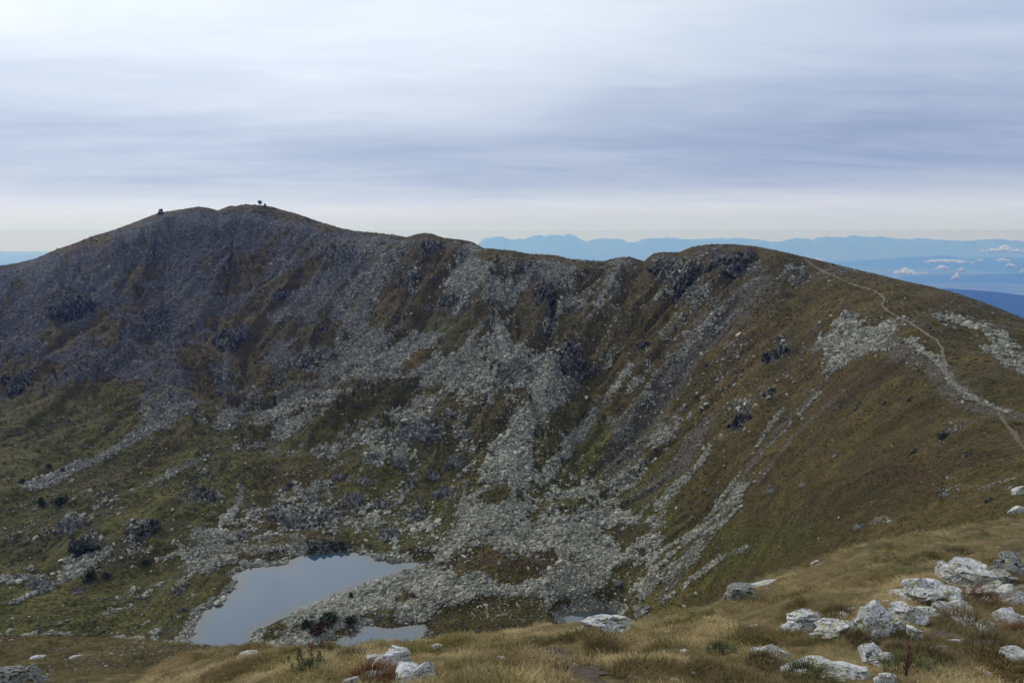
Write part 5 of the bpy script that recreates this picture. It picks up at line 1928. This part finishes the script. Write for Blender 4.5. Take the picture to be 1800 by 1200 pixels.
for i, (px, py, w, h, kd, label) in enumerate(SHRUBS):
    c = ground_at(px, py, 110)
    sw, sh = w / F_PX * c.length, h / F_PX * c.length
    root = empty('shrub', c)
    tag(root, label, 'shrub', 'dwarf shrubs in the hollow')
    g = np.random.default_rng(3000 + i)
    bm = bmesh.new()
    for k in range(4):
        a = k * 1.6 + g.uniform(0, .6)
        tip = Vector((math.cos(a) * sw * .28, math.sin(a) * sw * .28, sh * .6))
        u = Vector((-math.sin(a), math.cos(a), 0)) * sh * .03
        vs = [bm.verts.new(p) for p in (Vector((0, 0, -.2)) - u, Vector((0, 0, -.2)) + u, Vector((0, 0, -.2)) + Vector((0, 0, 1)) * sh * .06, tip)]
        for q in ((0, 1, 3), (1, 2, 3), (2, 0, 3)):
            bm.faces.new([vs[z] for z in q])
    me = bpy.data.meshes.new('stem')
    bm.to_mesh(me)
    bm.free()
    me.materials.append(M_WOOD)
    o = bpy.data.objects.new('stem', me)
    o.parent = root
    COL.objects.link(o)
    nl = 420
    cl = g.normal(0, .42, (7, 3)) * np.array([.5, .5, .25])
    p = cl[g.integers(0, 7, nl)] + g.normal(0, .16, (nl, 3))
    p = p * np.array([sw * .75, sw * .75, sh * .9]) + np.array([0, 0, sh * .35])
    p[:, 2] = np.maximum(p[:, 2], 0)
    d = g.normal(0, 1, (nl, 3))
    d[:, 2] = np.abs(d[:, 2])
    d = d / np.linalg.norm(d, axis=1, keepdims=True) * sh * .16
    e = np.cross(d, g.normal(0, 1, (nl, 3)))
    e = e / np.linalg.norm(e, axis=1, keepdims=True) * sh * .07
    V4 = np.stack([p - e, p + e, p + d + e * .3, p + d - e * .3], 1).reshape(-1, 3)
    F4 = [(4 * k, 4 * k + 1, 4 * k + 2, 4 * k + 3) for k in range(nl)]
    o = bpy.data.objects.new('foliage', mesh_from('foliage', V4, F4, M_SHRUB[kd]))
    o.parent = root
    COL.objects.link(o)


# ------------------------------------------------------------------ paths
def make_path_mat(name, c0, c1, s):
    m, nt, b, out = new_mat(name)
    g = nt.node('ShaderNodeNewGeometry')
    n = nt.noise(g.outputs['Position'], s, 5, .65)
    nt.link(nt.ramp(n, [(.35, c0), (.65, c1)]), b.inputs['Base Color'])
    bump(nt, b, n, .8, .4 / s)
    return m


M_TRAIL = make_path_mat('trail_gravel', (.09, .075, .048), (.21, .185, .135), .9)
M_TRACK = make_path_mat('worn_track', (.075, .062, .035), (.16, .135, .085), .9)
M_EARTH = make_path_mat('bare_earth', (.050, .036, .026), (.12, .09, .066), 9.0)


def ribbon(name, line, width, mat, lift, rmin, step=3.0, wob=.25):
    g = [ground_at(x, y, rmin) for x, y in densify(line, False, step)]
    keep = [g[0]]
    for v in g[1:]:
        if .05 < (v - keep[-1]).length < 60:
            keep.append(v)
    pts_ = []
    for a, b in zip(keep[:-1], keep[1:]):
        m_ = max(1, int((b - a).length / (width * .6)))
        pts_ += [a.lerp(b, k / m_) for k in range(m_)]
    pts_.append(keep[-1])
    co = np.array([(v.x, v.y) for v in pts_])
    for _ in range(4):
        co[1:-1] = (co[:-2] + 2 * co[1:-1] + co[2:]) / 4
    d = np.gradient(co, axis=0)
    d /= np.linalg.norm(d, axis=1, keepdims=True) + 1e-9
    nrm = np.stack([-d[:, 1], d[:, 0]], -1)
    s = np.arange(len(co)) * width * .6
    w = width * (.75 + wob * 2 * (vnoise2(s / (width * 4), s * 0, 7)))
    w2 = np.stack([w * (.35 + 1.1 * vnoise2(s / (width * 1.6), s * 0, 17 + i)) for i in (0, 1)])
    vs, fs = [], []
    for k in range(len(co)):
        for q in (-.5, -.17, .17, .5):
            x, y = co[k] + nrm[k] * w2[0 if q < 0 else 1, k] * q
            vs.append((x, y, float(sample(Z, x, y)) + lift * (1 if abs(q) < .3 else .4)))
        if k:
            a = (k - 1) * 4
            fs += [(a + i, a + 1 + i, a + 5 + i, a + 4 + i) for i in range(3)]
    return link_mesh(name, vs, fs, mat, smooth_=True, kind='structure')


ribbon('ridge_path', [(1404, 450), (1420, 460), (1434, 470), (1450, 479), (1470, 487), (1495, 499), (1515, 505), (1534, 510), (1548, 519), (1555, 527), (1550, 536),
                      (1560, 547), (1578, 557), (1600, 568), (1618, 580), (1634, 591), (1646, 598), (1656, 612), (1660, 634), (1664, 654)], 1.05, M_TRAIL, .4, 110)
ribbon('ridge_path', [(1588, 596), (1606, 602), (1618, 612), (1640, 632), (1662, 655), (1676, 672), (1700, 694), (1722, 708), (1748, 718), (1774, 726)], 1.0, M_TRAIL, .3, 110)
ribbon('ridge_path', [(1756, 728), (1766, 742), (1780, 758), (1792, 776), (1802, 792)], .9, M_TRACK, .25, 100)
ribbon('valley_path', [(0, 950), (30, 938), (60, 918), (85, 908)], .8, M_TRACK, .3, 110)
ribbon('valley_path', [(0, 1062), (40, 1050), (70, 1036), (100, 1020), (140, 1010), (180, 1004)], 2.0, M_TRACK, .3, 110)
ribbon('footpath', [(1058, 1212), (1036, 1186), (1008, 1163), (980, 1150), (950, 1147)], .70, M_EARTH, .05, 6, 2.0)
ribbon('footpath', [(952, 1147), (920, 1145), (880, 1148), (840, 1145), (800, 1141), (764, 1138)], .40, M_EARTH, .03, 6, 2.0)
ribbon('bare_earth', [(1645, 1110), (1680, 1118), (1715, 1126), (1745, 1136)], .7, M_EARTH, .03, 6, 2.0)

# ------------------------------------------------------------------ on the summit
c = ground_at(457, 361, 400)
root = empty('summit_marker', c)  # antenna-like summit marker, modelled in the shape of a small tree
tag(root, 'tiny bushy tree-shaped marker standing alone on the highest summit', 'tree')
v, f = rock_points(81, 1, 0, rough=0)
vs, fs = [], []
for k in range(9):
    a0, a1 = k * 2 * math.pi / 9, (k + 1) * 2 * math.pi / 9
    b0 = len(vs)
    vs += [(math.cos(a0) * .6, math.sin(a0) * .6, -1), (math.cos(a1) * .6, math.sin(a1) * .6, -1), (math.cos(a1) * .35, math.sin(a1) * .35, 4.2), (math.cos(a0) * .35, math.sin(a0) * .35, 4.2)]
    fs.append((b0, b0 + 1, b0 + 2, b0 + 3))
link_mesh('pole', vs, fs, M_WOOD, root)
g = np.random.default_rng(5)
nl = 420
p = g.normal(0, 1, (nl, 3))
p = p / np.linalg.norm(p, axis=1, keepdims=True) * (g.random(nl) ** .5)[:, None] * np.array([2.2, 2.2, 2.0]) + np.array([0, 0, 3.4])
d = p - np.array([0, 0, 2.6]) + g.normal(0, .7, (nl, 3))
d = d / np.linalg.norm(d, axis=1, keepdims=True) * .8
e = np.cross(d, g.normal(0, 1, (nl, 3)))
e = e / np.linalg.norm(e, axis=1, keepdims=True) * .22
V4 = np.stack([p - e, p + e, p + d + e * .2, p + d - e * .2], 1).reshape(-1, 3)
o = bpy.data.objects.new('crown', mesh_from('crown', V4, [(4 * k, 4 * k + 1, 4 * k + 2, 4 * k + 3) for k in range(nl)], M_SHRUB['green']))
o.parent = root
COL.objects.link(o)


def stone_pile(name, px, py, wpx, hpx, layers, label, cat, seed):
    c = ground_at(px, py, 300)
    s = c.length / F_PX
    root = empty(name, c)
    tag(root, label, cat)
    g = np.random.default_rng(seed)
    W_, H_ = wpx * s, hpx * s
    for k in range(layers):
        n = max(1, int(round(4 * (1 - k / layers * .6))))
        lw = W_ * (1 - .45 * k / max(1, layers - 1))
        lh = H_ / layers
        for q in range(n):
            v, f = rock_points(seed * 10 + k * 7 + q, 2, 8, (.5, .85), .02)
            v = v * np.array([lw / n * .62, lw * .32, lh * .68])
            o = bpy.data.objects.new('stone', mesh_from('stone', v, f, M_CRAG))
            o.location = ((q + .5) / n * lw - lw / 2, g.uniform(-.1, .1) * lw, lh * (k + .35))
            o.rotation_euler = (0, 0, g.uniform(-.3, .3))
            o.parent = root
            COL.objects.link(o)


stone_pile('stone_cairn', 283, 376, 9, 8, 4, 'squat dark stone cairn on the skyline left of the summit', 'cairn', 61)
stone_pile('stone_cairn', 466, 363, 5, 5, 3, 'small stone cairn just right of the tiny summit marker', 'cairn', 62)

# ------------------------------------------------------------------ little clouds over the lowland
def make_cloud_mat():
    m, nt, b, out = new_mat('cloud_vapour')
    b.inputs['Base Color'].default_value = (.93, .93, .93, 1)
    b.inputs['Roughness'].default_value = 1
    b.inputs['Specular IOR Level'].default_value = 0
    tr = nt.node('ShaderNodeBsdfTranslucent')
    tr.inputs[0].default_value = (.95, .95, .95, 1)
    mx = nt.node('ShaderNodeMixShader')
    mx.inputs[0].default_value = .5
    nt.link(b.outputs[0], mx.inputs[1])
    nt.link(tr.outputs[0], mx.inputs[2])
    nt.link(mx.outputs[0], out.inputs[0])
    return m


M_CLOUD = make_cloud_mat()
CLOUDS = [
    (1764, 440, 62, 12, 17000, 'largest white cloud near the right edge, highest over the lowland'),
    (1666, 459, 76, 8, 15000, 'long thin white cloud in the middle of the lowland'),
    (1763, 457, 22, 7, 15000, 'small flat cloud right of the long thin cloud'),
    (1722, 457, 14, 4, 15000, 'tiny cloud touching the right tip of the long thin cloud'),
    (1592, 479, 44, 11, 12000, 'ragged white cloud just above the sloping ridge'),
    (1624, 480, 16, 6, 12000, 'small cloud right of the ragged cloud above the ridge'),
    (1656, 471, 24, 8, 12500, 'small rounded cloud below the long thin cloud'),
    (1682, 488, 18, 12, 11000, 'lumpy white cloud lowest over the lowland'),
    (1690, 475, 11, 12, 11000, 'wisp of cloud rising above the lumpy low cloud'),
    (1776, 467, 20, 7, 12500, 'small cloud under the flat cloud at the right'),
    (1798, 478, 9, 10, 11500, 'scrap of cloud at the right edge'),
    (1433, 456, 40, 7, 9000, 'white sliver of cloud peeping over the ridge below its top'),
]
for i, (px, py, w, h, dist, label) in enumerate(CLOUDS):
    dist *= 1.7
    th, t = ray(px, py)
    c = Vector((dist * math.sin(th), dist * math.cos(th), dist * t))
    s = c.length / F_PX
    g = np.random.default_rng(4000 + i)
    vs, fs = [], []
    v0, f0 = ico(2)
    n = 34
    for k in range(n):
        u = g.uniform(-1, 1)
        r = (1 - .6 * abs(u)) * g.uniform(.5, 1.0)
        q = v0 * (1 + .5 * (fbm3(v0 * 2 + k, 3, i) - .5))[:, None]
        r *= .55 + .45 * g.random()
        q = q * np.array([w * s * .12 * r, w * s * .12 * r, h * s * .40 * r]) + np.array([u * w * s * .42, g.uniform(-.2, .2) * w * s, h * s * (r * .45 - .25 + g.uniform(-.1, .15))])
        b0 = len(vs)
        vs += q.tolist()
        fs += [tuple(z + b0 for z in ff) for ff in f0]
    o = bpy.data.objects.new('cloud', mesh_from('cloud', np.array(vs), fs, M_CLOUD, True))
    o.location = c
    o.rotation_euler = (0, 0, -float(th))
    COL.objects.link(o)
    tag(o, label, 'cloud', 'small clouds over the lowland')
